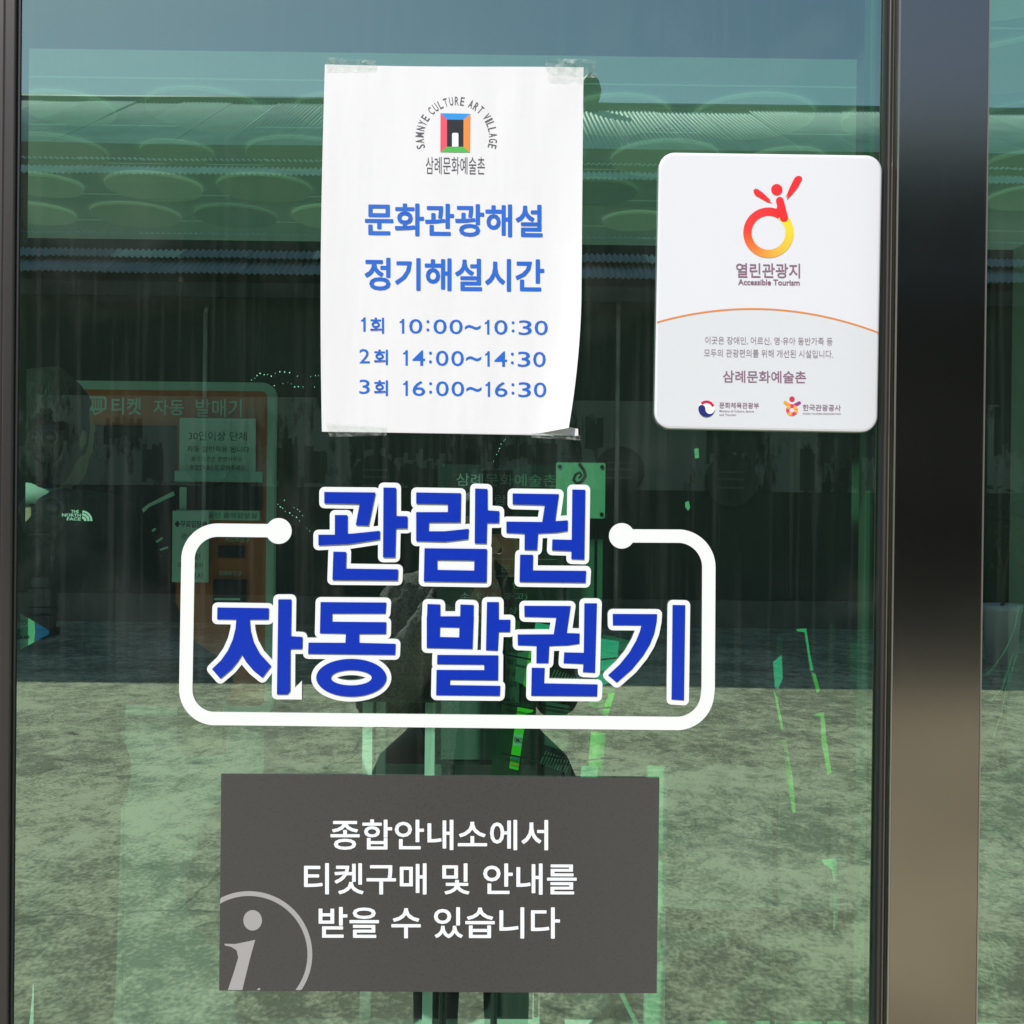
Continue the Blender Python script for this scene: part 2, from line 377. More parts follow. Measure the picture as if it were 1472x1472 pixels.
def facade_mat(name, pale, dark, lo, hi, st=(1.6, 1, 0.35)):
    m = bpy.data.materials.new(name); m.use_nodes = True; n = m.node_tree; b = n.nodes['Principled BSDF']; b.inputs['Roughness'].default_value = 0.9
    tc = n.nodes.new('ShaderNodeTexCoord')
    mp = n.nodes.new('ShaderNodeMapping'); mp.inputs['Scale'].default_value = st
    z = n.nodes.new('ShaderNodeTexNoise'); z.inputs['Scale'].default_value = 1.4; z.inputs['Detail'].default_value = 12; z.inputs['Roughness'].default_value = 0.72
    n.links.new(tc.outputs['Object'], mp.inputs[0]); n.links.new(mp.outputs[0], z.inputs['Vector'])
    mp2 = n.nodes.new('ShaderNodeMapping'); mp2.inputs['Scale'].default_value = (13, 1, 2.0)
    z2 = n.nodes.new('ShaderNodeTexNoise'); z2.inputs['Scale'].default_value = 1.0; z2.inputs['Detail'].default_value = 6
    n.links.new(tc.outputs['Object'], mp2.inputs[0]); n.links.new(mp2.outputs[0], z2.inputs['Vector'])
    q = n.nodes.new('ShaderNodeMix'); q.data_type = 'FLOAT'; q.inputs[0].default_value = 0.2; n.links.new(z.outputs[0], q.inputs[2]); n.links.new(z2.outputs[0], q.inputs[3])
    rp = n.nodes.new('ShaderNodeValToRGB'); rp.color_ramp.elements[0].position = lo; rp.color_ramp.elements[1].position = hi
    rp.color_ramp.elements[0].color = (*dark, 1); rp.color_ramp.elements[1].color = (*pale, 1)
    n.links.new(q.outputs[0], rp.inputs[0]); n.links.new(rp.outputs[0], b.inputs['Base Color']); return m

# ------------------------------------------------------------------ the setting outside
def grid_sheet(name, x0, x1, y0, y1, z, m):
    mb = MB(); mb.face([(x0, y0, z), (x1, y0, z), (x1, y1, z), (x0, y1, z)]); return mb.build(name, m)
g = grid_sheet('ground', -150, 150, -250, 60, 0.0, GROUND); tag(g, kind='structure')

LEFT_G, RIGHT_G = at(25, 736).x, at(1263, 736).x     # edges of the door glass
COL_L, COL_R = at(1285, 736, -0.03).x, at(1413, 736, -0.03).x
HEAD = 3.0
RX0, RX1, RY1 = -2.75, 2.9, 4.9

m_conc = mat('pale_render', (0.45, 0.44, 0.42), 0.85, noise=0.12, scale=3, bump=0.2)
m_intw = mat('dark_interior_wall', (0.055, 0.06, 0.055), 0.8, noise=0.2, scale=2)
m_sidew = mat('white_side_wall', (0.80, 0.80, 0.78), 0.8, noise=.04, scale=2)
m_floor = mat('interior_floor', (0.72, 0.72, 0.69), 0.4, noise=0.12, scale=5)
def struct(name, mb, m, smooth=False): return tag(mb.build(name, m, None, smooth), kind='structure')
struct('interior_floor', MB().box((RX0, 0.02, 0.001), (RX1, RY1, 0.02)), m_floor)
struct('sun_patch_cover', MB().box((-1.0, 1.85, .0205), (RX1, 2.7, .024)), mat('sun_cover_dark', (.07, .075, .07), .45, noise=.15, scale=6))  # added dark sheet that hides the sun patch on the floor
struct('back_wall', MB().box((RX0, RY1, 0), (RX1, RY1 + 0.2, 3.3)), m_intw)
mb = MB(); mb.box((RX0 - 0.2, 0.02, 0), (RX0, RY1 + 0.2, .3)); mb.box((RX0 - 0.2, 0.02, 2.8), (RX0, RY1 + 0.2, 3.3)); mb.box((RX0 - 0.2, 0.02, .301), (RX0, .3, 2.799)); mb.box((RX0 - 0.2, 4.3, .301), (RX0, RY1 + .2, 2.799)); struct('side_wall', mb, m_sidew)  # openings in both side walls are added to let daylight in
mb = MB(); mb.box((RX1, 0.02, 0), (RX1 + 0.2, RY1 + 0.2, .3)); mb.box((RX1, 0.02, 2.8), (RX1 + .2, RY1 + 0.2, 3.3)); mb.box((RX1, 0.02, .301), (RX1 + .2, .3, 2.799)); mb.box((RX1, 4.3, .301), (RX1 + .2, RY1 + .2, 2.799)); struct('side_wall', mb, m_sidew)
mb = MB(); mb.box((-9, -0.06, 0), (RX0, 0.2, 4.6)); mb.box((RX1, -0.06, 0), (9, 0.2, 4.6)); mb.box((RX0, -0.06, HEAD + 0.06), (RX1, 0.2, 4.6)); struct('front_wall', mb, m_conc)
mb = MB(); mb.box((-9, 0.2, 3.3), (9, 6, 3.5)); struct('roof_slab', mb, m_conc)

# interior ceiling: panels, seams and staggered discs, with a glow added to brighten it
cl = struct('ceiling', MB().box((RX0, 0.0, 3.03), (RX1, RY1, 3.1)), mat('ceiling_added_glow', (0.85, 0.86, 0.84), 0.6, emit=(1, 1, .95, .3)))
m_pan = mat('glowing_ceiling_panel', (0.70, 0.72, 0.68), 0.55, emit=(0.92, 1.0, 1.0, 0.095))
BULK_Y = at(700, 65, 0).z
by = (3.0 - CZ) * F / (736 - 65 - 8) - D
ys = [by - 0.02 + 0.0]
seam0 = 2.57 - 0.48 * 5
pan_x = [RX0, RX1]
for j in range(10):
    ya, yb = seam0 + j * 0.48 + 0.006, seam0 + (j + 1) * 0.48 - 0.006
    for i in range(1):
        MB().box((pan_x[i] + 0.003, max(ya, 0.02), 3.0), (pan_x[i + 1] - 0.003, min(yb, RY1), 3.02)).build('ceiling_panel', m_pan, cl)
discs = []
m_disc = [mat('glowing_disc', (0.90, 0.90, 0.86), 0.5, emit=(1.0, 0.98, 0.84, 0.135)), mat('glowing_disc_dim', (0.82, 0.84, 0.76), 0.5, emit=(1.0, 1.0, 0.88, 0.105)), mat('glowing_disc_low', (0.56, 0.60, 0.58), 0.5, emit=(0.9, 1.0, 1.0, 0.085))]  # weak glow added to the discs to lift the ceiling's brightness
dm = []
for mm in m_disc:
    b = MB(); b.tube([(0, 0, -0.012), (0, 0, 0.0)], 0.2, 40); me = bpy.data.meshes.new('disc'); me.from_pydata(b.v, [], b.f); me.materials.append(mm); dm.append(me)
rnd = random.Random(3)
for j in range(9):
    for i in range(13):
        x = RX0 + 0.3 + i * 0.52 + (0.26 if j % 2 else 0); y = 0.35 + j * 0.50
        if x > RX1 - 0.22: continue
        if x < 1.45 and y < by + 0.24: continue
        k = rnd.choice((0, 0, 0, 1, 2)); o = link('glowing_ceiling_disc' if k == 0 else 'ceiling_disc', dm[k], cl); o.location = (x, y, 2.996 - 0.001 * rnd.random())
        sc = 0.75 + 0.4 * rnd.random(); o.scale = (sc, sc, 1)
bk = MB().box((RX0, 0.08, 2.965), (1.22, by, 2.985)); tag(bk.build('ceiling_bulkhead', mat('dark_bulkhead', (0.03, 0.032, 0.035), 0.5)), kind='structure')

# ------------------------------------------------------------------ opposite warehouse (seen in the glass)
WY = -(13.6 - D)                # wall plane
wh = thing('warehouse', (0, WY, 0), 'long old warehouse with two tiers of corrugated metal roof, reflected in the glass', 'building')
m_roof = mat('weathered_roof_sheet', (0.54, 0.72, 0.66), 0.6, metal=0.0, noise=0.16, scale=1.2)
m_roof2 = mat('older_roof_sheet', (0.44, 0.62, 0.57), 0.6, metal=0.0, noise=0.2, scale=1.6)
m_roof3 = mat('lower_roof_sheet', (0.24, 0.31, 0.36), 0.6, metal=0.0, noise=0.2, scale=1.6)
fm_dark = facade_mat('dark_weathered_wall', (0.075, 0.085, 0.075), (0.035, 0.04, 0.036), 0.35, 0.65)
fm_band = facade_mat('peeling_white_wash', (0.21, 0.22, 0.20), (0.05, 0.055, 0.05), 0.44, 0.49, st=(.7, 1, .35))
fm_clear = facade_mat('clerestory_wall', (0.12, 0.13, 0.10), (0.07, 0.08, 0.06), 0.35, 0.65)
WX = 13.0
MB().box((-WX, WY, 0.35), (WX, WY - 0.3, 1.72)).build('wall_base', fm_dark, wh)
MB().box((-WX, WY + 0.10, 0), (WX, WY - 0.3, 0.347)).build('plinth', mat('plinth_cement', (0.16, 0.16, 0.14), 0.9, noise=0.2, scale=3), wh)
MB().box((-WX, WY + 0.002, 1.723), (WX, WY - 0.3, 2.85)).build('white_washed_wall', fm_band, wh)
MB().box((-WX, WY, 2.853), (WX, WY - 0.3, 4.9)).build('upper_wall', fm_dark, wh)
MB().box((-WX, -13.16, 4.903), (WX, -13.5, 6.3)).build('clerestory_wall', fm_clear, wh)
MB().box((-WX, WY - 0.31, 0), (-WX + 0.3, -24, 5)).build('end_wall', fm_dark, wh)
MB().box((WX - 0.3, WY - 0.31, 0), (WX, -24, 5)).build('end_wall', fm_dark, wh)

def corr_mesh(width, length, pitch=0.0725, amp=0.0125, thick=0.004):
    nseg = int(width / pitch) * 6; v = []; f = []
    for i in range(nseg + 1):
        x = width * i / nseg; z = amp * math.sin(2 * math.pi * x / pitch)
        for yy, dz in ((0, 0), (-length, 0), (0, -thick), (-length, -thick)): v.append((x, yy, z + dz))
    for i in range(nseg):
        a = i * 4; b = a + 4
        f += [(a, b, b + 1, a + 1), (a + 2, a + 3, b + 3, b + 2), (a, a + 2, b + 2, b)]
    me = bpy.data.meshes.new('roof_sheet'); me.from_pydata(v, [], f); me.polygons.foreach_set('use_smooth', [True] * len(f)); return me
tanp = 0.53; pitch_a = math.atan(tanp)
def roof_row(y_front, z_front, length, name, m, sheet_w=0.87, mats=None):
    me = corr_mesh(sheet_w, length); me.materials.append(m); me2 = me.copy(); me2.materials[0] = mats or m
    nn = int(2 * WX / (sheet_w - 0.03)) + 1
    for i in range(nn):
        o = bpy.data.objects.new(name, me if rnd.random() < 0.65 else me2); COL.objects.link(o); o.parent = wh
        o.location = Vector((-WX - 0.2 + i * (sheet_w - 0.04), y_front, z_front + 0.005 * (i % 2))) - wh.location
        o.rotation_euler = (-(pitch_a + rnd.uniform(-0.004, 0.004)), rnd.uniform(-0.003, 0.003), 0)
hyp = lambda dy: dy / math.cos(pitch_a)
roof_row(-11.76, 4.28, hyp(0.5), 'eave_sheet', m_roof3, mats=m_roof3)
roof_row(-11.76 - 0.30, 4.28 + 0.30 * tanp + 0.10, hyp(1.08), 'roof_sheet', m_roof3, mats=m_roof2)
roof_row(-12.76, 5.78, hyp(0.6), 'eave_sheet', m_roof, mats=m_roof2)
roof_row(-12.76 - 0.34, 5.78 + 0.34 * tanp + 0.11, hyp(4.72), 'roof_sheet', m_roof, mats=m_roof2)
ridge_y, ridge_z = -17.86, 8.48 + 0.11
MB().tube([(-WX - 0.3, ridge_y, ridge_z), (WX + 0.3, ridge_y, ridge_z)], 0.11, 12).build('ridge_cap', mat('ridge_metal', (0.10, 0.13, 0.13), 0.5, metal=0.3), wh)
o = MB(); o.face([(-WX, ridge_y - 0.1, ridge_z), (WX, ridge_y - 0.1, ridge_z), (WX, -24, 5), (-WX, -24, 5)]); o.build('back_roof', m_roof2, wh)
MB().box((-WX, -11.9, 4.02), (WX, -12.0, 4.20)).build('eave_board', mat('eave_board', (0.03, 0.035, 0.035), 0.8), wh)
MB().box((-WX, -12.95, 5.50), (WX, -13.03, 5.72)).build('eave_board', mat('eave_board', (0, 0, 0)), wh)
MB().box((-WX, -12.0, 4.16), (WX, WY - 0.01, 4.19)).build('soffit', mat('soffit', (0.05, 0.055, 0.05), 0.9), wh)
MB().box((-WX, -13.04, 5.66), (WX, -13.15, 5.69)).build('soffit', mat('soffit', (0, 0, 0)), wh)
# ridge ornament right of the poster in the reflection
P = Plane(848, 170, 17.7, True)
mb = MB()
for z0, r0 in ((176, .17), (160, .13), (148, .10), (138, .15), (126, .17), (114, .12), (106, .06)):
    pass
prof = [(182, .30), (172, .22), (160, .16), (150, .12), (142, .17), (128, .20), (116, .16), (108, .08), (104, .02)]
c0 = P(848, 170)
rings = [[Vector((c0.x + r * math.cos(2 * math.pi * k / 14), c0.y + r * math.sin(2 * math.pi * k / 14), P.z(py))) for k in range(14)] for py, r in prof]
vs = [q for g_ in rings for q in g_]; fs = [(i * 14 + k, i * 14 + (k + 1) % 14, (i + 1) * 14 + (k + 1) % 14, (i + 1) * 14 + k) for i in range(len(prof) - 1) for k in range(14)]
mb.mesh(vs, fs); mb.build('ridge_ornament', mat('dark_green_tile', (0.04, 0.09, 0.07), 0.5), wh, True)

# facade: dark peeled blocks, openings, downpipes
FP = Plane(736, 728, 12.36, True)
def jag(x0, y0, x1, y1, amp, step, rr):
    """block with ragged upper and lower edges, as old paint peels down board joints"""
    top, bot = [], []; x = x0
    while x < x1:
        a, b = rr.uniform(-amp, amp), rr.uniform(-amp, amp); nx = min(x1, x + step * rr.uniform(.6, 1.5))
        top += [(x, y0 + a), (nx, y0 + a)]; bot += [(x, y1 + b), (nx, y1 + b)]; x = nx
    return [[top[i], top[i + 1], bot[i + 1], bot[i]] for i in range(0, len(top), 2)]
m_peel = facade_mat('bare_dark_boards', (0.10, 0.11, 0.10), (0.03, 0.035, 0.03), 0.35, 0.6)
rr = random.Random(11)
blocks = [(18, 618, 100, 650, 10), (150, 612, 205, 640, 8), (205, 650, 235, 700, 9), (392, 640, 428, 700, 10), (505, 560, 620, 655, 10), (575, 668, 652, 704, 8), (620, 590, 640, 660, 8), (770, 632, 800, 704, 12),
          (840, 600, 866, 640, 9), (1015, 600, 1088, 655, 10), (1150, 640, 1172, 704, 10), (1176, 596, 1300, 660, 12), (1310, 600, 1420, 700, 10), (1430, 570, 1500, 640, 10),
          (700, 640, 762, 662, 6), (438, 652, 470, 690, 8), (-60, 560, 10, 700, 10)]
for b in blocks:
    mb = MB(); slab(mb, jag(*b[:4], b[4], 5, rr), FP, -0.006, 0.008); mb.build('peeled_patch', m_peel, wh)
for cx, cy, r in ((890, 676, 36), (1051, 688, 37), (540, 690, 34), (300, 668, 34)):
    mb = MB(); slab(mb, [disc(cx, cy, r, 30)], FP, -0.03, 0.03); d_ = mb.build('wall_disc', m_peel, wh)
    mb = MB()
    for k in (-14, -4, 8): slab(mb, [rect(cx - r * .55, cy + k, cx + r * .5, cy + k + 3)], FP, -0.036, 0.006)
    mb.build('slat', mat('grey_slat', (0.13, 0.14, 0.12), 0.8), wh)
for px in (297, 885):
    top, bot = (458, 910) if px == 297 else (446, 902)
    mb = MB(); mb.tube([FP(px, top, -0.10), FP(px, bot, -0.10)], 0.028, 10); mb.tube([FP(px, top, -0.10), FP(px + 1, top - 14, -0.03)], 0.028, 8)
    mb.build('downpipe', mat('grey_pipe', (0.36, 0.36, 0.32), 0.5, noise=.3, scale=3), wh, True)
for px, py in ((267, 418), (885, 428)):
    lp = thing('wall_lamp', FP(px, py + 14, -0.25), 'small hanging lamp under the warehouse eave, %s in the reflection' % ('left of the paper poster' if px < 400 else 'between the two white signs'), 'lamp', 'lamps under the warehouse eave')
    MB().tube([FP(px, py - 26, -0.25), FP(px, py - 8, -0.25)], 0.02, 8).build('stem', mat('dark_metal', (0.04, 0.04, 0.04), 0.5, metal=.6), lp)
    MB().ball(FP(px, py, -0.25), (0.036, 0.036, 0.085), 14).build('lamp_glass', mat('lamp_glass', (0.55, 0.56, 0.5), 0.25), lp, True)

# big pot by the warehouse wall, seen in the right pane
P = Plane(1440, 912, 9.3, True); b0 = P(1440, 955)
pt = thing('planter', (b0.x, b0.y, 0), 'tall grey round plant pot with a bare stem, reflected in the narrow right pane', 'plant pot')
mb = MB()
prof = [(0.0, .12), (0.0, .135), (.50, .175), (.52, .19), (.58, .19), (.58, .165), (.50, .15), (.50, .01)]
vs = [(b0.x + r * math.cos(2 * math.pi * k / 24), b0.y + r * math.sin(2 * math.pi * k / 24), z + .004) for z, r in prof for k in range(24)]
mb.mesh(vs, [(i * 24 + k, i * 24 + (k + 1) % 24, (i + 1) * 24 + (k + 1) % 24, (i + 1) * 24 + k) for i in range(7) for k in range(24)])
mb.build('pot', mat('grey_pot', (0.55, 0.58, 0.60), 0.6), pt, True)
mb = MB(); mb.tube([(b0.x, b0.y, .5), (b0.x + .02, b0.y, .9), (b0.x + .12, b0.y, 1.5)], [.022, .018, .01], 8); mb.tube([(b0.x + .02, b0.y, .85), (b0.x - .1, b0.y, 1.35)], [.014, .006], 7); mb.build('stem', mat('bark', (0.12, 0.10, 0.07), 0.9), pt, True)
mb = MB(); r5 = random.Random(5)
for k in range(70):
    c = Vector((b0.x + r5.uniform(-.2, .25), b0.y + r5.uniform(-.18, .18), r5.uniform(.95, 1.75))); a = Vector((r5.uniform(-1, 1), r5.uniform(-1, 1), r5.uniform(-.6, .6))).normalized() * .07; q = a.orthogonal().normalized() * .02
    mb.face([c - a, c + q, c + a, c - q])
mb.build('foliage', mat('dull_leaf', (0.045, 0.07, 0.03), 0.6), pt)

# scrap sculpture standing in the yard, seen in the glass at the left edge
P = Plane(64, 800, 10.7, True)
b0 = P(64, 960); m_scrap = mat('weathered_scrap_metal', (0.10, 0.105, 0.105), 0.5, metal=0.3, noise=0.3, scale=14, bump=.3)
sc = thing('scrap_sculpture', (b0.x, b0.y, 0), 'grey scrap-metal totem of two goggled faces stacked on a post, reflected at the far left', 'sculpture')
mb = MB(); mb.box((P.x(22), b0.y - .25, 0.003), (P.x(75), b0.y + .25, P.z(905)), bev=.01); mb.build('plinth', mat('painted_plinth', (0.10, 0.11, 0.11), 0.7), sc)
def face_set(cx, cy, hw, hh, er, ex):
    yc = b0.y
    h = MB(); h.ball(P(cx, cy), (hw * P.k, .12, hh * P.k), 24); h.build('head', m_scrap, sc, True)
    for s_, rr_ in ((-1, er), (1, er * 1.25)):
        g_ = MB(); c = P(cx + s_ * ex, cy - hh * .15, 0); pts = [c + Vector((rr_ * P.k * math.cos(a), .11, rr_ * P.k * math.sin(a))) for a in [2 * math.pi * k / 20 for k in range(21)]]
        g_.tube(pts, .012, 8, cap=False); g_.ball(c + Vector((0, .095, 0)), (rr_ * P.k * .6, .03, rr_ * P.k * .6), 12); g_.build('goggle', mat('bright_rim', (0.16, 0.16, 0.155), 0.35, metal=.5), sc, True)
    q = MB(); c = P(cx, cy + hh * .35); q.ball(c + Vector((0, .12, 0)), (.02, .04, .035), 10); q.build('nose', m_scrap, sc, True)
    q = MB(); q.tube([P(cx - hw * .45, cy + hh * .66) + Vector((0, .09, 0)), P(cx, cy + hh * .64) + Vector((0, .12, 0)), P(cx + hw * .45, cy + hh * .67) + Vector((0, .09, 0))], .014, 8); q.build('mouth', mat('bright_rim', (0, 0, 0)), sc, True)
face_set(65, 636, 24, 34, 9, 11); face_set(63, 738, 34, 46, 13, 16)
q = MB(); q.tube([P(48, 617) + Vector((0, .02, 0)), P(90, 612) + Vector((0, .02, 0))], .05, 12); q.tube([P(60, 612), P(62, 596)], [.11, .08], 14); q.tube([P(62, 596), P(72, 590)], [.08, .03], 14); q.build('hat', mat('rusted_black', (0.05, 0.045, 0.04), .7), sc, True)
q = MB(); q.tube([P(62, 668), P(62, 700)], .06, 12); q.build('neck', m_scrap, sc, True)
q = MB(); q.tube([P(55, 775), P(55, 835)], .026, 10); q.tube([P(75, 775), P(75, 835)], .026, 10); q.build('neck', m_scrap, sc, True)
for y0_, y1_, hw in ((830, 845, 12), (846, 872, 16), (873, 882, 17), (884, 904, 15)):
    q = MB(); q.box((P.x(62 - hw), b0.y - .1, P.z(y1_)), (P.x(62 + hw), b0.y + .1, P.z(y0_)), bev=.015); q.build('body_block', m_scrap, sc)

# ------------------------------------------------------------------ door, column, side pane
m_stile = mat('dark_bronze_aluminium', (0.075, 0.068, 0.062), 0.38, metal=0.55, noise=0.12, scale=20, stretch=(1, 1, .05))
m_stile2 = mat('bronze_face', (0.20, 0.18, 0.155), 0.30, metal=0.6, noise=0.1, scale=20, stretch=(1, 1, .05))
m_gask = mat('black_gasket', (0.012, 0.012, 0.014), 0.6)
def pane(x0, x1, z0, z1, parent):
    mb = MB(); mb.face([(x0, 0, z0), (x1, 0, z0), (x1, 0, z1), (x0, 0, z1)], 0)
    t = .010
    mb.face([(x0, t, z0), (x0, t, z1), (x1, t, z1), (x1, t, z0)], 1); mb.face([(x0, 0, z0), (x0, 0, z1), (x0, t, z1), (x0, t, z0)], 1); mb.face([(x1, 0, z0), (x1, t, z0), (x1, t, z1), (x1, 0, z1)], 1)
    return mb.build('glass_pane', [GLASS, CLEAR], parent)
dr = thing('glass_door', ((LEFT_G + RIGHT_G) / 2, 0, 0), 'wide dark-framed green glass door carrying the posters and stickers', 'door')
pane(LEFT_G - .004, RIGHT_G + .004, 0.10, HEAD - .06, dr)
K = .8036e-3
mb = MB(); mb.box((LEFT_G - 4 * K, -.002, .06), (LEFT_G, .009, HEAD - .03)); mb.build('gasket', m_gask, dr)
mb = MB(); mb.box((LEFT_G - 21 * K, -.006, .06), (LEFT_G - 4.2 * K, .03, HEAD), bev=.002); mb.build('stile', mat('left_stile_face', (0.055, 0.05, 0.046), 0.4, metal=.4, noise=.12, scale=20, stretch=(1, 1, .05)), dr)
mb = MB(); mb.box((LEFT_G - 60 * K, -.003, .06), (LEFT_G - 21.5 * K, .03, HEAD), bev=.002); mb.build('stile', m_stile, dr)
mb = MB(); mb.box((RIGHT_G, -.004, .06), (RIGHT_G + 2.6 * K, .022, HEAD - .03)); mb.build('gasket', m_gask, dr)
mb = MB(); mb.box((RIGHT_G + 2.8 * K, -.010, .06), (RIGHT_G + 7.6 * K, .03, HEAD), bev=.0015); mb.build('stile', m_stile, dr)
mb = MB(); mb.box((RIGHT_G + 7.8 * K, -.014, .06), (RIGHT_G + 18 * K, .03, HEAD), bev=.0025); mb.build('stile', m_stile2, dr)
mb = MB(); mb.box((RIGHT_G + 18.3 * K, -.006, .02), (COL_L - .0005, .03, HEAD)); mb.build('gasket', m_gask, dr)
mb = MB(); mb.box((LEFT_G - 60 * K, -.012, 0.01), (COL_L - .001, .03, .099), bev=.003); mb.build('bottom_rail', m_stile, dr)
mb = MB(); mb.box((at(1240, 700, .06).x, .05, .1), (at(1257, 700, .06).x, .075, 2.9), bev=.002); mb.build('inner_rail', mat('grey_inner_rail', (.13, .14, .135), .5), dr)

sc_ = thing('steel_column', ((COL_L + COL_R) / 2, 0, 0), 'brushed dark steel column between the door and the narrow right pane', 'column')
mb = MB(); mb.box((COL_L, -.03, 0), (COL_R, .12, HEAD + .05), bev=.0012); mb.build('cladding', STEEL, sc_)
for x0, x1 in ((COL_L - .0007, COL_L + .0006), (COL_R - .0006, COL_R + .0007)):
    MB().box((x0, -.0308, 0.002), (x1, -.0285, HEAD)).build('edge_highlight', mat('edge_highlight_metal', (.38, .35, .31), .3, metal=.7), sc_)  # pale strips paint the light caught along the column's edges
fp = thing('fixed_window', ((COL_R + RX1) / 2, 0, 0), 'green glass pane right of the steel column, cut by the frame edge', 'window')
pane(COL_R - .002, 1.55, .1, HEAD - .04, fp)
MB().box((1.55, -.03, 0), (1.65, .06, HEAD)).build('frame', m_stile, fp); MB().box((COL_R + .001, -.01, 0), (1.549, .03, .099)).build('frame', m_stile, fp)
struct('front_infill', MB().box((1.651, -.02, 0), (RX1, .1, HEAD + .05)), m_conc)
struct('added_opening_post', MB().box((-2.74, -.03, 0), (-2.66, .06, HEAD - .06)), m_stile)  # left bay unglazed, an added opening out of view that admits sun
struct('door_head', MB().box((RX0, -.02, HEAD - .0595), (COL_L - .001, .08, HEAD + .058)).box((COL_R + .001, -.02, HEAD - .0395), (1.65, .08, HEAD + .058)), m_stile)

# ------------------------------------------------------------------ big vinyl lettering
WHITE_V = mat('white_vinyl', (0.86, 0.88, 0.85), 0.38)
BLUE_V = mat('blue_vinyl', lin(10, 50, 176), 0.32, noise=.05, scale=500)
A = lambda pts: [(240 + x / 2.8308, 640 + y / 2.8308) for x, y in pts]
B = lambda pts: [(620 + x / 3.3455, 640 + y / 3.3455) for x, y in pts]
def ringA(cx, cy, ro, ryo, ri, ryi): return [A(q) for q in ring(cx, cy, ro, ri, 40, ryo, ryi)]
def boxring(T, o, i):
    return [T([o[k], o[(k + 1) % 4], i[(k + 1) % 4], i[k]]) for k in range(4)]
L = []
L.append([A([(640, 190), (848, 192), (820, 327), (768, 325), (784, 239), (640, 236)]),
          A([(683, 284), (734, 284), (734, 375), (683, 375)]), A([(616, 364), (683, 364), (760, 359), (866, 348), (865, 383), (740, 402), (616, 407)]),
          A([(881, 172), (932, 173), (932, 288), (978, 289), (978, 338), (931, 338), (928, 456), (879, 456)]),
          A([(677, 433), (729, 434), (727, 502), (940, 505), (938, 550), (673, 548)])])
L.append([A([(1014, 192), (1196, 195), (1194, 314), (1066, 314), (1064, 350), (1130, 350), (1228, 340), (1225, 382), (1130, 393), (1014, 390), (1014, 272), (1143, 272), (1143, 240), (1014, 238)]),
          A([(1254, 176), (1304, 178), (1304, 265), (1352, 268), (1351, 316), (1302, 316), (1300, 400), (1252, 399)])] +
         boxring(A, [(1048, 419), (1302, 422), (1300, 558), (1045, 554)], [(1099, 467), (1251, 469), (1250, 510), (1099, 507)]))
L.append([B([(391, 232), (613, 235), (594, 372), (533, 372), (546, 288), (391, 284)]), B([(361, 367), (530, 369), (594, 365), (656, 361), (655, 412), (600, 420), (513, 424), (508, 504), (448, 503), (449, 425), (361, 421)]),
          B([(678, 213), (740, 214), (735, 549), (673, 547), (674, 508), (580, 505), (582, 453), (675, 455)]), B([(427, 526), (489, 527), (487, 602), (744, 604), (741, 661), (424, 657)])])
L.append([A([(205, 660), (414, 663), (413, 709), (336, 709), (340, 755), (352, 800), (378, 848), (424, 898), (388, 946), (350, 915), (322, 882), (305, 853), (288, 880), (262, 912), (217, 950), (183, 911), (220, 875), (248, 835), (268, 790), (279, 745), (282, 709), (204, 708)]),
          A([(453, 627), (506, 627), (504, 777), (551, 780), (550, 829), (502, 829), (501, 1000), (490, 1014), (447, 1014)])])
L.append([A([(625, 638), (892, 640), (889, 685), (672, 685), (672, 718), (892, 720), (891, 768), (782, 768), (782, 804), (930, 808), (928, 853), (574, 849), (576, 803), (726, 804), (728, 767), (622, 765)])] + ringA(750, 946, 143, 77, 83, 31))
L.append(boxring(A, [(1057, 696), (1248, 696), (1243, 829), (1057, 825)], [(1111, 740), (1190, 742), (1189, 782), (1110, 780)]) +
         [A([(1060, 646), (1112, 648), (1112, 700), (1058, 700)]), A([(1194, 648), (1248, 650), (1247, 700), (1193, 700)]),
          A([(1302, 638), (1350, 638), (1350, 710), (1397, 710), (1396, 760), (1350, 760), (1346, 836), (1298, 834)]),
          A([(1100, 853), (1348, 855), (1347, 957), (1152, 955), (1151, 976), (1356, 979), (1354, 1020), (1095, 1017), (1097, 914), (1291, 915), (1291, 893), (1099, 891)])])
L.append([B([(447, 772), (670, 773), (650, 910), (588, 912), (601, 829), (448, 825)]), B([(415, 910), (590, 909), (650, 903), (713, 905), (712, 955), (655, 963), (567, 966), (563, 1048), (505, 1048), (506, 965), (416, 962)]),
          B([(736, 760), (796, 760), (787, 1094), (729, 1091), (731, 1052), (636, 1048), (639, 996), (733, 998)]), B([(483, 1070), (545, 1071), (542, 1145), (799, 1150), (797, 1208), (480, 1205)])])
L.append([B([(872, 811), (1086, 812), (1083, 850), (1072, 905), (1050, 960), (1018, 1013), (965, 1078), (892, 1142), (850, 1106), (905, 1055), (950, 1000), (985, 940), (1003, 895), (1010, 867), (873, 866)]), B([(1160, 768), (1221, 769), (1215, 1227), (1155, 1223)])])
ld = thing('vinyl_lettering', at(643, 1040, 0), 'large blue Korean letters with thick white outlines inside an open white line frame', 'window sticker')
OUTER = {1: boxring, }
for i, polys in enumerate(L):
    edges = polys
    extra = []
    if i == 3: extra = [A([(549, 958), (549, 1035), (470, 1034), (500, 1010)])]
    front = -0.0022 - 0.00012 * i
    mb = MB(); slab(mb, grow(polys, 7.2, edges) + extra, door, front, 0.0006); lo = mb.build('letter', WHITE_V, ld)
    mb = MB(); slab(mb, polys, door, -0.0038, 0.0004); lf = mb.build('letter_face', BLUE_V, None); lf.parent = lo; lf.matrix_basis = Matrix.Identity(4)
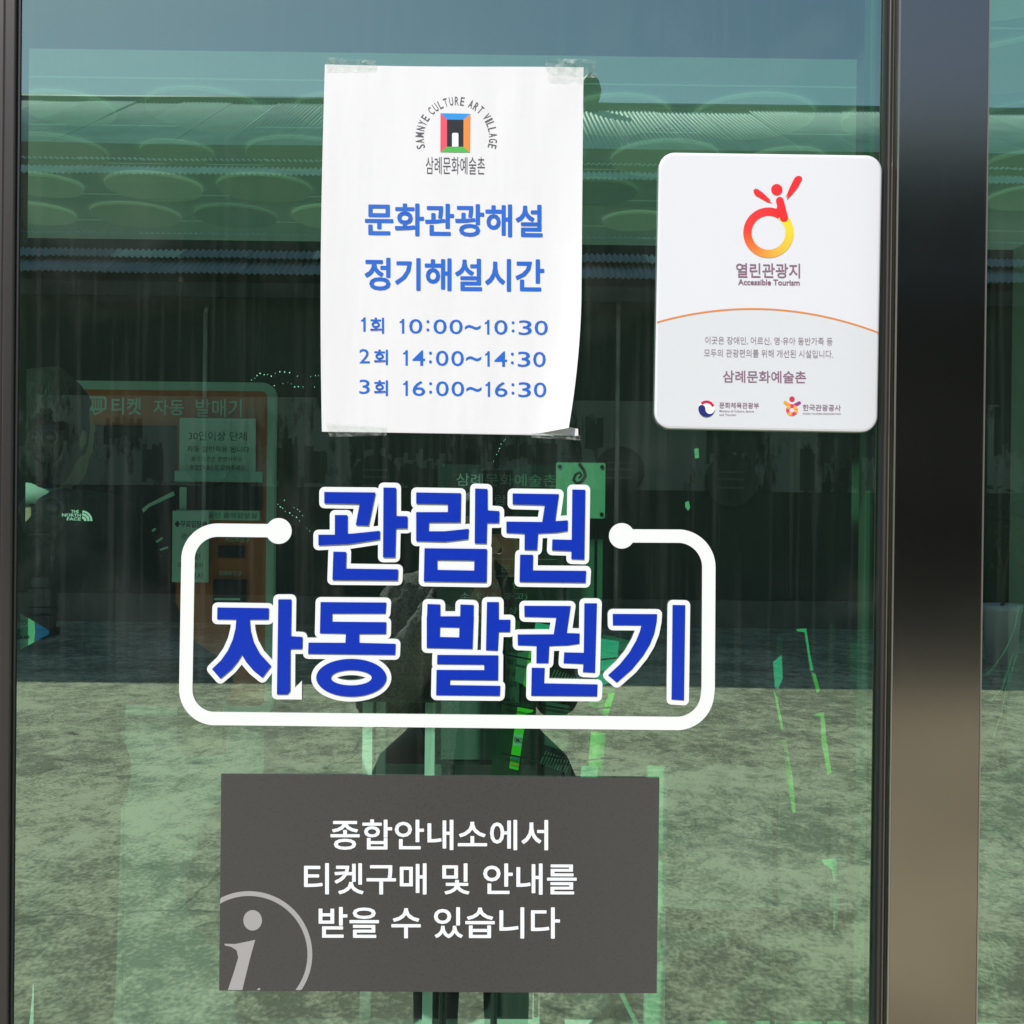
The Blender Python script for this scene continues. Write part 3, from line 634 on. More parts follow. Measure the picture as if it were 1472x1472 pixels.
# open frame line
cl_pts = [(400, 763)] + arcp(313, 806.5, 44, 90, 180, 14) + arcp(311, 990, 44, 180, 270, 14)
cl_pts = [(400, 763), (313, 762)] + [(313 + 43 * math.cos(R(a)), 805 - 43 * math.sin(R(a))) for a in range(97, 181, 7)] + \
    [(309 + 42 * math.cos(R(a)), 991 - 42 * math.sin(R(a))) for a in range(180, 271, 7)] + \
    [(973 + 44 * math.cos(R(a)), 996 - 44 * math.sin(R(a))) for a in range(-90, 1, 7)] + [(1018, 990)] + \
    [(974 + 45 * math.cos(R(a)), 815.5 - 45 * math.sin(R(a))) for a in range(0, 91, 7)] + [(894, 770.3)]
polys = [capsule(a, b, 9.6, n=6) for a, b in zip(cl_pts, cl_pts[1:])]
mb = MB(); slab(mb, polys + [disc(400.7, 763.3, 18.6, 36), disc(893.8, 770.3, 18.4, 36)], door, -0.0012, 0.0006); mb.build('frame_line', WHITE_V, ld)

# ------------------------------------------------------------------ grey notice
gs = thing('grey_notice', at(631, 1425, 0), 'dark grey rectangular notice with three lines of white Korean text and a big italic i', 'sign')
q4 = [(318, 1112), (948, 1118), (944, 1428), (315, 1424)]
mb = MB(); slab(mb, [q4], door, -0.0026, 0.0024); mb.build('panel', mat('grey_laminate', (0.068, 0.064, 0.060), 0.30, noise=.04, scale=300), gs)
INKW = mat('white_print', (0.88, 0.90, 0.92), 0.4)
for s, bx, wt in (('종합안내소에서', (475, 1178, 788, 1222), .014), ('티켓구매 및 안내를', (437, 1241, 829, 1286), .014), ('받을 수 있습니다', (458, 1304, 805, 1349), .014)):
    mb = MB(); write_bold(mb, s, bx, door, .72, -0.0031, slope=0.002); mb.build('lettering', INKW, gs)
mg = mat('pale_grey_print', lin(168, 165, 163), 0.35)
mb = MB(); rp_ = [[(max(x, 316.4), min(y, 1423.4)) for x, y in p] for p in ring(358, 1372, 91, 84, 96) if any(316.4 < x and y < 1423.4 for x, y in p) and (sum(x for x, y in p) / 4 > 315.5 and sum(y for x, y in p) / 4 < 1424.5)]
slab(mb, rp_, door, -0.0031, 0.0002)
slab(mb, [disc(363.2, 1323, 13.5, 26, 14.8)], door, -0.0031, 0.0002)
slab(mb, [[(322.7, 1356.5), (338, 1357), (367, 1351), (360, 1376), (348.4, 1423.2), (327.5, 1423.2), (336, 1398), (342.5, 1376), (340, 1366), (332, 1361), (323, 1359)]], door, -0.0031, 0.0002)
slab(mb, [[(369, 1423.2), (372, 1420), (374.5, 1421), (374, 1423.2)]], door, -0.0031, 0.0002)
mb.build('info_symbol', mg, gs)

# ------------------------------------------------------------------ paper timetable poster
ps = thing('paper_poster', at(650, 625, 0), 'white paper poster with blue Korean heading and three tour times, taped to the door', 'poster')
def left_x(v): return 467 - 5.8 * math.sin(math.pi * min(1, v * .78)) + (-.6) * v
def right_x(v):
    x = 839 - 4.5 * v ** .8
    if v > .62: x -= 17 * ((v - .62) / .38) ** 1.9
    return x
def top_y(u): return 92.5 + 5.2 * u + 1.0 * math.sin(u * 5)
def bot_y(u): return 620.5 + 4.5 * u - 10 * max(0, u - .86) / .14
def curl(u, v):
    c = 0.0022
    c += 0.0050 * max(0, (u - .86) / .14) ** 2 * max(0, (v - .15)) * (1.6 if v > .5 else 1)
    c += 0.005 * max(0, (u - .84) / .16) ** 1.6 * max(0, (v - .72) / .28) ** 1.4
    c += 0.0016 * max(0, (.08 - u) / .08) * math.sin(math.pi * v) + 0.0003 * math.sin(u * 19 + v * 2) * math.sin(math.pi * v)
    return -c
NU, NV = 40, 52; mb = MB(); vs = []
for j in range(NV + 1):
    for i in range(NU + 1):
        u, v = i / NU, j / NV; xa, xb = left_x(v), right_x(v)
        vs.append(at(xa + (xb - xa) * u, top_y(u) + (bot_y(u) - top_y(u)) * v, curl(u, v)))
mb.mesh(vs, [(j * (NU + 1) + i, j * (NU + 1) + i + 1, (j + 1) * (NU + 1) + i + 1, (j + 1) * (NU + 1) + i) for j in range(NV) for i in range(NU)])
sh = mb.build('sheet', PAPER, ps, True)
mb = MB(); slab(mb, [[(466.5, 616), (700, 617), (765, 614), (796, 612), (806, 614.5), (816, 613.5), (831, 616.5), (831.4, 626.5), (650, 623.5), (466, 620.8)]], door, -0.0019, 0.0002); mb.build('torn_strip', PAPER, ps)
def on_poster(px, py, dy=0.0):
    v = (py - 95) / 530; u = (px - left_x(v)) / (right_x(v) - left_x(v)); return at(px, py, curl(u, v) - 0.0004 + dy)
PB = lin(28, 102, 204)
m_pb = mat('blue_print', PB, 0.5)
for s, bx, wt in (('문화관광해설', (524.5, 293, 780, 340), .028), ('정기해설시간', (524, 371.5, 782.5, 418.5), .028),
                  ('회', (532, 456.5, 552, 479.5), .02), ('회', (537.5, 502.5, 557.5, 524.5), .02), ('회', (537.5, 546.5, 557.5, 569), .02),
                  ):
    mb = MB(); write_bold(mb, s, bx, on_poster, 1.15 if bx[3] - bx[1] > 30 else .45, 0, slope=.0105 if bx[3] - bx[1] > 30 else .02); mb.build('lettering', m_pb, ps)
for s, x0, x1, y0, y1, in (('1', 513.5, 531, 458, 478.5), ('2', 516, 532, 503.5, 524), ('3', 516, 532, 547.5, 568), ('10:00~10:30', 571, 788, 459.5, 480.5), ('14:00~14:30', 576.4, 785, 504.5, 526.5), ('16:00~16:30', 576.4, 786, 548.5, 570)):
    # wide round figures set one by one
    mb = MB(); adv = {'1': .72, ':': .52, '~': 1.08}; tot = sum(adv.get(c, 1) for c in s); x = x0; sc1 = (x1 - x0 + 3) / tot
    for c in s:
        w_ = adv.get(c, 1) * sc1; h0, h1 = y0, y1
        gw = w_ - 4
        if c == '1': gw = 6.5
        if c == ':': gw = 4.2; h0, h1 = y0 + 1.5, y1 - 3.5
        if c == '~': gw = w_ - 2; h0, h1 = y0 + 7.5, y0 + 14.5
        cx = x + w_ / 2 - 1.5
        if c == '1':
            b_ = .012 * (cx - 678); slab(mb, [[(cx + .6, h0 + b_), (cx + 3.2, h0 + b_), (cx + 3.2, h1 + b_), (cx, h1 + b_), (cx, h0 + 5.4 + b_), (cx - 3.4, h0 + 6 + b_), (cx - 3.4, h0 + 4 + b_), (cx - .8, h0 + 2.6 + b_)]], on_poster, 0, .00005); x += w_; continue
        write(mb, c, (cx - gw / 2, h0 + .012 * (cx - 678), cx + gw / 2, h1 + .012 * (cx - 678)), on_poster, 0, .003, slope=0); x += w_
    mb.build('lettering', m_pb, ps)
m_gr = mat('grey_print', lin(88, 84, 92), 0.5)
mb = MB(); word = 'SAMNYE CULTURE ART VILLAGE'; a0, a1 = 194.0, -13.5
wd = {' ': .62, 'I': .5, 'M': 1.25, 'N': 1.05}; tot = sum(wd.get(c, 1) for c in word) - 1; acc = 0
for k, c in enumerate(word):
    wv = wd.get(c, 1); mid = acc + wv / 2 - .5; acc += wv
    if c == ' ': continue
    a = R(a0 + (a1 - a0) * mid / tot); cx, cy = 656 + 52.8 * math.cos(a), 197.8 - 52.8 * math.sin(a)
    hw = (1.2 if c == 'I' else 2.7 * min(wv, 1.2))
    write(mb, c, (cx - hw, cy - 6, cx + hw, cy + 6), on_poster, 0, .004, slope=0, rot=(cx, cy, math.pi / 2 - a))
mb.build('lettering', m_gr, ps)
mb = MB(); write(mb, '삼례문화예술촌', (612, 225.5, 697, 250.5), on_poster, 0, -.002); mb.build('lettering', m_gr, ps)
mb = MB(); EX = [((633.2, 162.7), (676, 163.5), (666.3, 172.1), (642.6, 171.9), (45, 150, 225)), ((676, 163.5), (675.6, 219), (666.2, 211), (666.3, 172.1), (240, 140, 60)),
                 ((633, 218.6), (675.6, 219), (666.2, 211), (642.6, 210.8), (80, 185, 80)), ((633.2, 162.7), (642.6, 171.9), (642.6, 210.8), (633, 218.6), (235, 85, 105)), ((642.6, 171.9), (666.3, 172.1), (666.2, 211), (642.6, 210.8), (32, 34, 42))]
for e in EX: mb.face([on_poster(*p) for p in e[:4]], col=lin(*e[4]))
mb.face([on_poster(*p, -.0003) for p in [(649.8, 211), (649.8, 192.5), (651, 191), (658, 191), (659, 192.5), (659, 211)]], col=(.85, .85, .87, 1)); mb.build('logo', PRINT, ps)
def tape(q, name_label, cat_lab, wr=0.0):
    mb = MB(); n_ = 8; vs = []; r9 = random.Random(q[0][0])
    for j in range(5):
        for i in range(n_ + 1):
            u, v = i / n_, j / 4; x = (q[0][0] * (1 - u) + q[1][0] * u) * (1 - v) + (q[3][0] * (1 - u) + q[2][0] * u) * v; y = (q[0][1] * (1 - u) + q[1][1] * u) * (1 - v) + (q[3][1] * (1 - u) + q[2][1] * u) * v
            vs.append(at(x, y, -0.0034 - wr * r9.random()))
    mb.mesh(vs, [(j * (n_ + 1) + i, j * (n_ + 1) + i + 1, (j + 1) * (n_ + 1) + i + 1, (j + 1) * (n_ + 1) + i) for j in range(4) for i in range(n_)])
    tag(mb.build('clear_tape', TAPE), name_label, 'tape', 'tape strips holding the paper poster')
tape([(470, 82), (541, 87), (541, 103), (469, 103)], 'clear tape strip on the upper left corner of the paper poster', 0)
tape([(784, 84), (856, 85), (859, 112), (784, 108)], 'wrinkled clear tape on the upper right corner of the paper poster', 0, .006)
tape([(468, 608), (556, 613), (556, 626), (474, 628)], 'clear tape strip on the lower left corner of the paper poster', 0, .001)
tape([(764, 622), (834, 625), (834, 633), (764, 629)], 'frayed clear tape along the torn lower right corner of the paper poster', 0, .002)

# ------------------------------------------------------------------ white acrylic sign
ac = thing('acrylic_sign', at(1100, 620, 0), 'white rounded acrylic plaque with red and yellow wheel emblem, fixed near the right stile', 'sign')
def acmap(u, v):   # u,v in 0..1 over the plaque -> pixel
    xl, xr = 947.2 - 7 * v, 1268 - 7.2 * v; yt, yb = 219.2 + 4.6 * u, 616 + 6 * u
    return xl + (xr - xl) * u, yt + (yb - yt) * v
def acp(px, py, dy=0.0): return at(px, py, dy)
def ac_outline(ins):
    pts = rrect(ins, ins, 320 - ins, 398 - ins, max(2, 23 - ins), 8); return [acmap(x / 320, y / 398) for x, y in pts]
o1 = ac_outline(0); o2 = ac_outline(1.3); o3 = ac_outline(3.4); n_ = len(o1)
mb = MB(); vs = [at(*p, -.001) for p in o1] + [at(*p, -.0062) for p in o1] + [at(*p, -.0076) for p in o2] + [at(*p, -.0080) for p in o3]
fs = [(k * n_ + i, k * n_ + (i + 1) % n_, (k + 1) * n_ + (i + 1) % n_, (k + 1) * n_ + i) for k in range(3) for i in range(n_)] + [tuple(range(3 * n_, 4 * n_))]
mb.mesh(vs, fs); mb.build('plate', mat('white_acrylic', (0.80, 0.80, 0.825), 0.18, coat=.3), ac)
# lower pale grey field and orange arc
def arc_y(x): t = (x - 1087) / 160.0; return 444 + 26.5 * t * t + .012 * (x - 1087)
xs = [944.5 + (1262.6 - 944.5) * k / 40 for k in range(41)]
low = [p for p in ac_outline(3.6) if p[1] > 540]
mb = MB(); slab(mb, [[(x if 0 < k < 40 else x + (1.5 if k == 0 else -1.5), arc_y(x)) for k, x in enumerate(xs)] + sorted([p for p in low if p[0] > 1100], key=lambda p: (p[1]))[0:] + sorted([p for p in low if p[0] <= 1100], key=lambda p: -p[1])], door, -.00815, .0001)
mb.build('lower_field', mat('pale_grey_field', lin(222, 224, 226), 0.2, coat=.3), ac)
mb = MB()
for a, b in zip(xs, xs[1:]): mb.face([at(a, arc_y(a) - 1.2, -.0084), at(b, arc_y(b) - 1.2, -.0084), at(b, arc_y(b) + 1.2, -.0084), at(a, arc_y(a) + 1.2, -.0084)], col=lin(228, 140, 70))
mb.build('arc_line', PRINT, ac)
m_pl = mat('mauve_print', lin(140, 108, 128), 0.4); m_pl2 = mat('pale_mauve_print', lin(150, 132, 142), 0.4)
for s, bx, wt, mm in (('열린관광지', (1058, 378.5, 1150, 399.5), .012, m_pl), ('Accessible Tourism', (1061, 401.5, 1149.5, 410), .022, m_pl),
                      ('이곳은 장애인, 어르신, 영·유아 동반가족 등', (1013.7, 484.5, 1196.8, 496), 0, m_pl2), ('모두의 관광편의를 위해 개선된 시설입니다.', (1012, 502.5, 1197.5, 514), 0, m_pl2),
                      ('삼례문화예술촌', (1039, 533, 1158.7, 550.5), .012, m_pl), ('문화체육관광부', (1034, 578.5, 1091, 587.2), .01, m_pl),
                      ('Ministry of Culture, Sports', (1034, 589.5, 1084, 593.4), .01, m_pl2), ('and Tourism', (1034, 594.6, 1058, 597.8), .01, m_pl2),
                      ('한국관광공사', (1154, 581.5, 1208.7, 590.8), .01, m_pl), ('KOREA TOURISM ORGANIZATION', (1154, 593.6, 1208.7, 596), .01, m_pl2)):
    mb = MB(); write(mb, s, bx, acp, -.0085, wt); mb.build('lettering', mm, ac)
# wheel emblem
mb = MB()
def mixc(a, b, t): return tuple(a[i] * (1 - t) + b[i] * t for i in range(3))
keys = [(55, (242, 225, 50)), (0, (250, 215, 55)), (-60, (238, 190, 70)), (-110, (238, 150, 60)), (-160, (238, 100, 50)), (-190, (242, 62, 58)), (-310, (238, 48, 52))]
def kc(a):
    for (x0, c0_), (x1, c1_) in zip(keys, keys[1:]):
        if x1 <= a <= x0: return mixc(c0_, c1_, (x0 - a) / (x0 - x1))
    return keys[-1][1]
mbw = mb
for k in range(72):
    a0_, a1_ = 55 - 5 * k, 50 - 5 * k
    for p in ring(1104.7, 334.5, 36.3, 24.4, 1, a0=a0_, a1=a1_): mb.face([at(*q, -.0084) for q in p], col=lin(*kc((a0_ + a1_) / 2)))
RED = lin(238, 46, 50)
def shp(polys, dy, col): slab(globals()['mb'], polys, door, dy, .00005, col=col)
shp([capsule((1121, 288.5), (1127, 313), 5.6, 5.9)], -.00865, RED)
shp([[(1117.3, 297), (1126, 300), (1132.4, 311), (1130, 317), (1126, 318.5), (1121, 312.5), (1113, 303.5), (1116, 300)]], -.0088, RED)
shp([disc(1116.6, 272.5, 8.1)], -.0086, RED)
shp([[(1083.6, 277), (1083, 273.5), (1085.5, 271.3), (1089, 271.6), (1096, 276.5), (1108, 288), (1104, 287.5), (1110.5, 292.3), (1103, 290.5), (1095, 286), (1086, 281)]], -.0086, RED)
shp([[(1153, 257.5), (1152.5, 254.5), (1149.5, 252.8), (1145.5, 253), (1142, 256), (1135, 270), (1129.5, 284), (1133, 280), (1131, 287.5), (1139, 279), (1147, 269)]], -.0086, RED)
mb.build('emblem', PRINT, ac); mb = MB()
# taeguk emblem
shp([disc(1015.6, 587.6, 12.2)], -.0086, lin(245, 245, 245)); shp(arcs := [ring(1015.6, 587.6, 12, 8.2, 20, a0=20, a1=135)[k] for k in range(20)], -.0088, lin(210, 30, 70))
shp([[(1003.8, 587)] + arcp(1015.6, 587.6, 11.8, 178, 355, 18) + arcp(1020.5, 588.5, 6.5, 350, 180, 10) + arcp(1008.8, 587, 5, 0, 175, 8)], -.0090, lin(35, 45, 120))
mb.build('emblem', PRINT, ac); mb = MB()
# tourism emblem: little figure
shp([disc(1138.5, 573.6, 3.9, 16)], -.0086, lin(205, 60, 80)); shp([capsule((1128.5, 578.5), (1136, 583.5), 2.3)], -.0086, lin(240, 160, 50)); shp([capsule((1149, 579), (1141, 583.5), 2.3)], -.0086, lin(160, 60, 140))
for k in range(24):
    for p in ring(1138.3, 589.3, 8.4, 3.7, 1, a0=k * 15, a1=k * 15 + 15): mb.face([at(*q, -.0087) for q in p], col=lin(*mixc((225, 50, 110), (245, 190, 60), .5 + .5 * math.sin(k * .9))))
mb.build('emblem', PRINT, ac)

# ------------------------------------------------------------------ automatic-door sticker (inside face, left edge)
st = thing('door_sticker', at(20, 908, .014), 'pointed mint and blue sticker lettered AUTO, half hidden by the left stile', 'window sticker')
mb = MB(); slab(mb, [[(-25, 908), (15, 874), (24, 879), (49.5, 893.6), (50.6, 908), (49, 923), (24, 937.5), (12, 944)]], door, .012, .0004); mb.build('sheet', mat('mint_sticker', (0.85, 0.88, 0.85), .5), st)
mb = MB(); slab(mb, [[(49.8, 893.8), (69, 905.5), (71, 909), (69, 912.5), (49.3, 922.6), (51, 908)]], door, .012, .0004); mb.build('tip', mat('blue_sticker', lin(40, 110, 230), .5), st)
mb = MB(); write(mb, 'AUTO', (14, 892, 38.5, 898.2), door, .0118, .03); write(mb, '자동문', (14, 913.5, 43, 918), door, .0118, .02); mb.build('lettering', mat('black_print', (.02, .02, .02), .5), st)

# ------------------------------------------------------------------ ticket kiosk inside
KP = Plane(240, 780, 1.76); KY = 1.76
kb = KP(240, 780)
ks = thing('ticket_kiosk', (KP.x(240), KY + .2, 0.02), 'orange and white self-service ticket machine standing behind the glass at the left', 'ticket machine')
m_kw = mat('white_kiosk_shell', (0.70, 0.72, 0.70), .35); m_kb = mat('grey_kiosk_base', (0.11, 0.115, 0.11), .4, noise=.1, scale=3); m_ko = mat('orange_kiosk_face', (0.85, 0.155, 0.04), .4, noise=.08, scale=4); m_blk = mat('black_plastic', (0.012, 0.013, 0.014), .25)
mb = MB(); mb.box((KP.x(92), KY + .022, KP.z(1020)), (KP.x(376), KY + .22, KP.z(552)), bev=.015); mb.build('cabinet', mat('dark_cabinet', (.03, .035, .035), .4), ks)
mb = MB(); mb.box((KP.x(64), KY + .03, .021), (KP.x(178), KY + .2, KP.z(1022)), bev=.004); mb.build('side_plinth', m_kb, ks); mb = MB(); mb.box((KP.x(180), KY + .012, .021), (KP.x(381), KY + .2, KP.z(1022)), bev=.004); mb.build('base_cabinet', m_kb, ks)
O = rrect(90, 549, 393, 1028, 18); I = rrect(102, 561, 382, 1013, 10)
mb = MB(); slab(mb, [[O[k], O[(k + 1) % len(O)], I[(k + 1) % len(O)], I[k]] for k in range(len(O))], KP, 0, .03); mb.build('front_frame', m_kw, ks)
mb = MB(); slab(mb, [I], KP, .012, .005); mb.build('face_panel', m_ko, ks)
mb = MB(); slab(mb, [rect(103, 612, 251, 872)], KP, .006, .005); kscr = mb.build('screen', m_blk, ks)
m_kt = mat('mint_print', (0.72, 0.82, 0.74), .5)
for s, bx, wt in (('티켓', (157, 572, 200, 597), .02), ('자동', (217, 574, 261, 597), .01), ('발매기', (278, 573, 344, 599), .01)):
    mb = MB(); write(mb, s, bx, KP, .011, wt, slope=0); mb.build('lettering', m_kt, ks)
mb = MB(); oo = rrect(118, 571, 150, 591, 4); ii = rrect(121, 574, 147, 588, 3)
slab(mb, [[oo[k], oo[(k + 1) % len(oo)], ii[(k + 1) % len(oo)], ii[k]] for k in range(len(oo))] + [capsule((x, 576), (x, 590), 1.1) for x in (130, 134, 138, 142)] + [capsule((126, 584), (133, 596), 1.2), capsule((133, 597), (143, 592), 1.3)], KP, .011, .0008)
mb.build('hand_symbol', m_kt, ks)
mb = MB(); slab(mb, [rect(313, 783, 350, 801)], KP, .004, .01); mb.build('card_slot', m_blk, ks)
mb = MB(); slab(mb, [rect(307, 832, 353, 866)], KP, -.004, .018); bs = mb.build('banknote_slot', m_blk, ks)
mb = MB(); slab(mb, [rect(309, 858.5, 346, 861.5)], KP, -.006, .002); mb.build('slot_light', mat('mint_slot', (.6, .85, .75), .4), ks)
mb = MB(); write(mb, '카드투입구', (322, 772, 357, 779), KP, .011, .01, slope=0); write(mb, '지폐투입구', (313, 820, 346, 828), KP, .011, .01, slope=0)
write(mb, '거스름돈', (282, 981, 322, 991), KP, .011, .01, slope=0); mb.build('lettering', m_kt, ks)
mb = MB(); slab(mb, [rrect(257, 985, 322, 1077, 6)], KP, -.002, .02); mb.build('coin_tray', mat('brown_flap', (.10, .075, .05), .4), ks)
mb = MB(); oo = rrect(160, 865, 247, 932, 5); ii = rrect(161.3, 877, 245.7, 930.6, 4)
slab(mb, [[oo[k], oo[(k + 1) % len(oo)], ii[(k + 1) % len(oo)], ii[k]] for k in range(len(oo))] + [disc(180, 883, 6), disc(180, 903, 6), disc(180, 923, 6)], KP, .011, .0008); mb.build('instruction_frame', m_kt, ks)
mb = MB()
for s, y in (('1', 883), ('2', 903), ('3', 923)): write(mb, s, (178.4, y - 4, 181.6, y + 4), KP, .009, .02, slope=0)
mb.build('lettering', mat('black_print', (0, 0, 0)), ks)
mb = MB(); write(mb, '티켓/', (215, 914, 229, 920), KP, .011, 0, slope=0); write(mb, '거스름돈', (215, 923, 242, 930), KP, .011, 0, slope=0); slab(mb, ring(196, 923, 7, 6, 12), KP, .011, .0008); mb.build('lettering', m_kt, ks)
mb = MB(); slab(mb, [rect(252, 677, 376, 692)], KP, -.012, .024); mb.build('printer_shelf', mat('teal_shelf', (.45, .62, .60), .35), ks)
mb = MB(); slab(mb, [rect(253, 693, 374, 732)], KP, .004, .008); mb.build('printer_recess', m_blk, ks)
mb = MB(); slab(mb, [rect(253, 733, 372, 747)], KP, .002, .01); mb.build('name_strip', m_kt, ks)
mb = MB(); write(mb, '예술인 음악감상실', (288, 736, 368, 744), KP, .0012, 0, slope=0); mb.build('lettering', mat('black_print', (0, 0, 0)), ks)
mb = MB(); slab(mb, [[(248, 706), (250, 712), (214, 729), (206, 737), (204, 745), (214, 770), (232, 800), (227, 803), (208, 774), (197, 748), (200, 735), (212, 725)], capsule((212, 768), (222, 761), 1.6), capsule((220, 782), (232, 774), 1.6), capsule((226, 792), (240, 787), 1.6)], KP, .003, .001); mb.build('screen_graphic', m_kt, ks)
def paper(name, label, r, lines, Pn, dy, cat='notice', m=None):
    t = thing(name, Pn((r[0] + r[2]) / 2, r[3], dy), label, cat)
    mb = MB(); slab(mb, [rect(*r)], Pn, dy, .0006); mb.build('sheet', m or mat('plain_paper', (0.78, .80, .78), .6), t)
    mb = MB()
    for s, bx, wt in lines: write(mb, s, bx, Pn, dy - .0008, wt, slope=0)
    if lines: mb.build('lettering', mat('black_print', (0, 0, 0)), t)
    return t
paper('paper_notice', 'square paper on the ticket machine beginning 30인이상 단체', (257, 601, 366, 678),
      [('30인이상 단체', (270, 620, 353, 633), 0), ('자동 할인적용 됩니다', (268, 641, 357, 650), 0), ('불가기관은 운영사무소', (274, 656, 347, 663), 0), ('종합안내소로 문의주세요', (272, 668, 351, 675), 0)], KP, -.0022)
paper('paper_notice', 'tall narrow paper on the ticket machine headed 무료입장 with diamonds', (250, 734, 302, 836),
      [('◆무료입장◆', (253, 748, 300, 758), .01), ('관광', (262, 766, 282, 774), 0), ('장애인', (262, 795, 290, 803), 0), ('국가유공자', (258, 808, 295, 816), 0), ('수급자', (266, 823, 295, 831), 0)], KP, -.0150)
paper('paper_notice', 'blank small paper hanging beside the ticket machine shelf', (258, 700, 268, 733), [], KP, -.004)

# ------------------------------------------------------------------ people
def rcone(mb, a, b, ra, rb, seg=14):
    a, b = Vector(a), Vector(b); mb.tube([a, b], [ra, rb], seg); mb.ball(a, ra, seg); mb.ball(b, rb, seg)
def fused(name, mb, m, parent, vox=.012, sub=0, rough=None, disp=0.0):
    me = bpy.data.meshes.new(name); me.from_pydata(mb.v, [], mb.f)
    bm = bmesh.new(); bm.from_mesh(me); bmesh.ops.recalc_face_normals(bm, faces=bm.faces); bm.to_mesh(me); bm.free()
    o = bpy.data.objects.new(name, me); COL.objects.link(o)
    r = o.modifiers.new('r', 'REMESH'); r.mode = 'VOXEL'; r.voxel_size = vox
    s = o.modifiers.new('s', 'SMOOTH'); s.iterations = 4; s.factor = .5
    if disp:
        tx = bpy.data.textures.new(name, 'CLOUDS'); tx.noise_scale = .035; d = o.modifiers.new('d', 'DISPLACE'); d.texture = tx; d.strength = disp; d.mid_level = .5
    dg = bpy.context.evaluated_depsgraph_get(); nm = bpy.data.meshes.new_from_object(o.evaluated_get(dg)); bpy.data.objects.remove(o)
    nm.name = name; nm.materials.clear(); nm.materials.append(m); nm.polygons.foreach_set('use_smooth', [True] * len(nm.polygons))
    return link(name, nm, parent)
def hand(mb, wrist, dirv, palm_n, side, curl_=.4, sc=1.0):
    """palm, four unequal bent fingers and a thumb from the side of the palm"""
    d = Vector(dirv).normalized(); n_ = Vector(palm_n).normalized(); n_ = (n_ - d * n_.dot(d)).normalized(); s = d.cross(n_) * side
    w = Vector(wrist); pc = w + d * .045 * sc
    for k in (-1, -.33, .33, 1): rcone(mb, w + s * k * .016 * sc, w + d * .085 * sc + s * k * .030 * sc, .014 * sc, .012 * sc, 10)
    for k, ln in ((-1, .060), (-.33, .072), (.33, .076), (1, .068)):
        p = w + d * .088 * sc + s * k * .031 * sc; ang = curl_
        for j, f_ in enumerate((.45, .32, .23)):
            dd = d * math.cos(ang) + n_ * math.sin(ang); q = p + dd * ln * 1.15 * f_ * sc; rcone(mb, p, q, (.0092 - j * .0008) * sc, (.0086 - j * .0008) * sc, 8); p = q; ang += curl_ * .9
    p = w + d * .03 * sc + s * .028 * sc; q = p + (d * .6 + s * .7 + n_ * .3).normalized() * .035 * sc; rcone(mb, p, q, .012 * sc, .0105 * sc, 8); rcone(mb, q, q + (d * .9 + s * .15 + n_ * .4).normalized() * .028 * sc, .0105 * sc, .0085 * sc, 8)

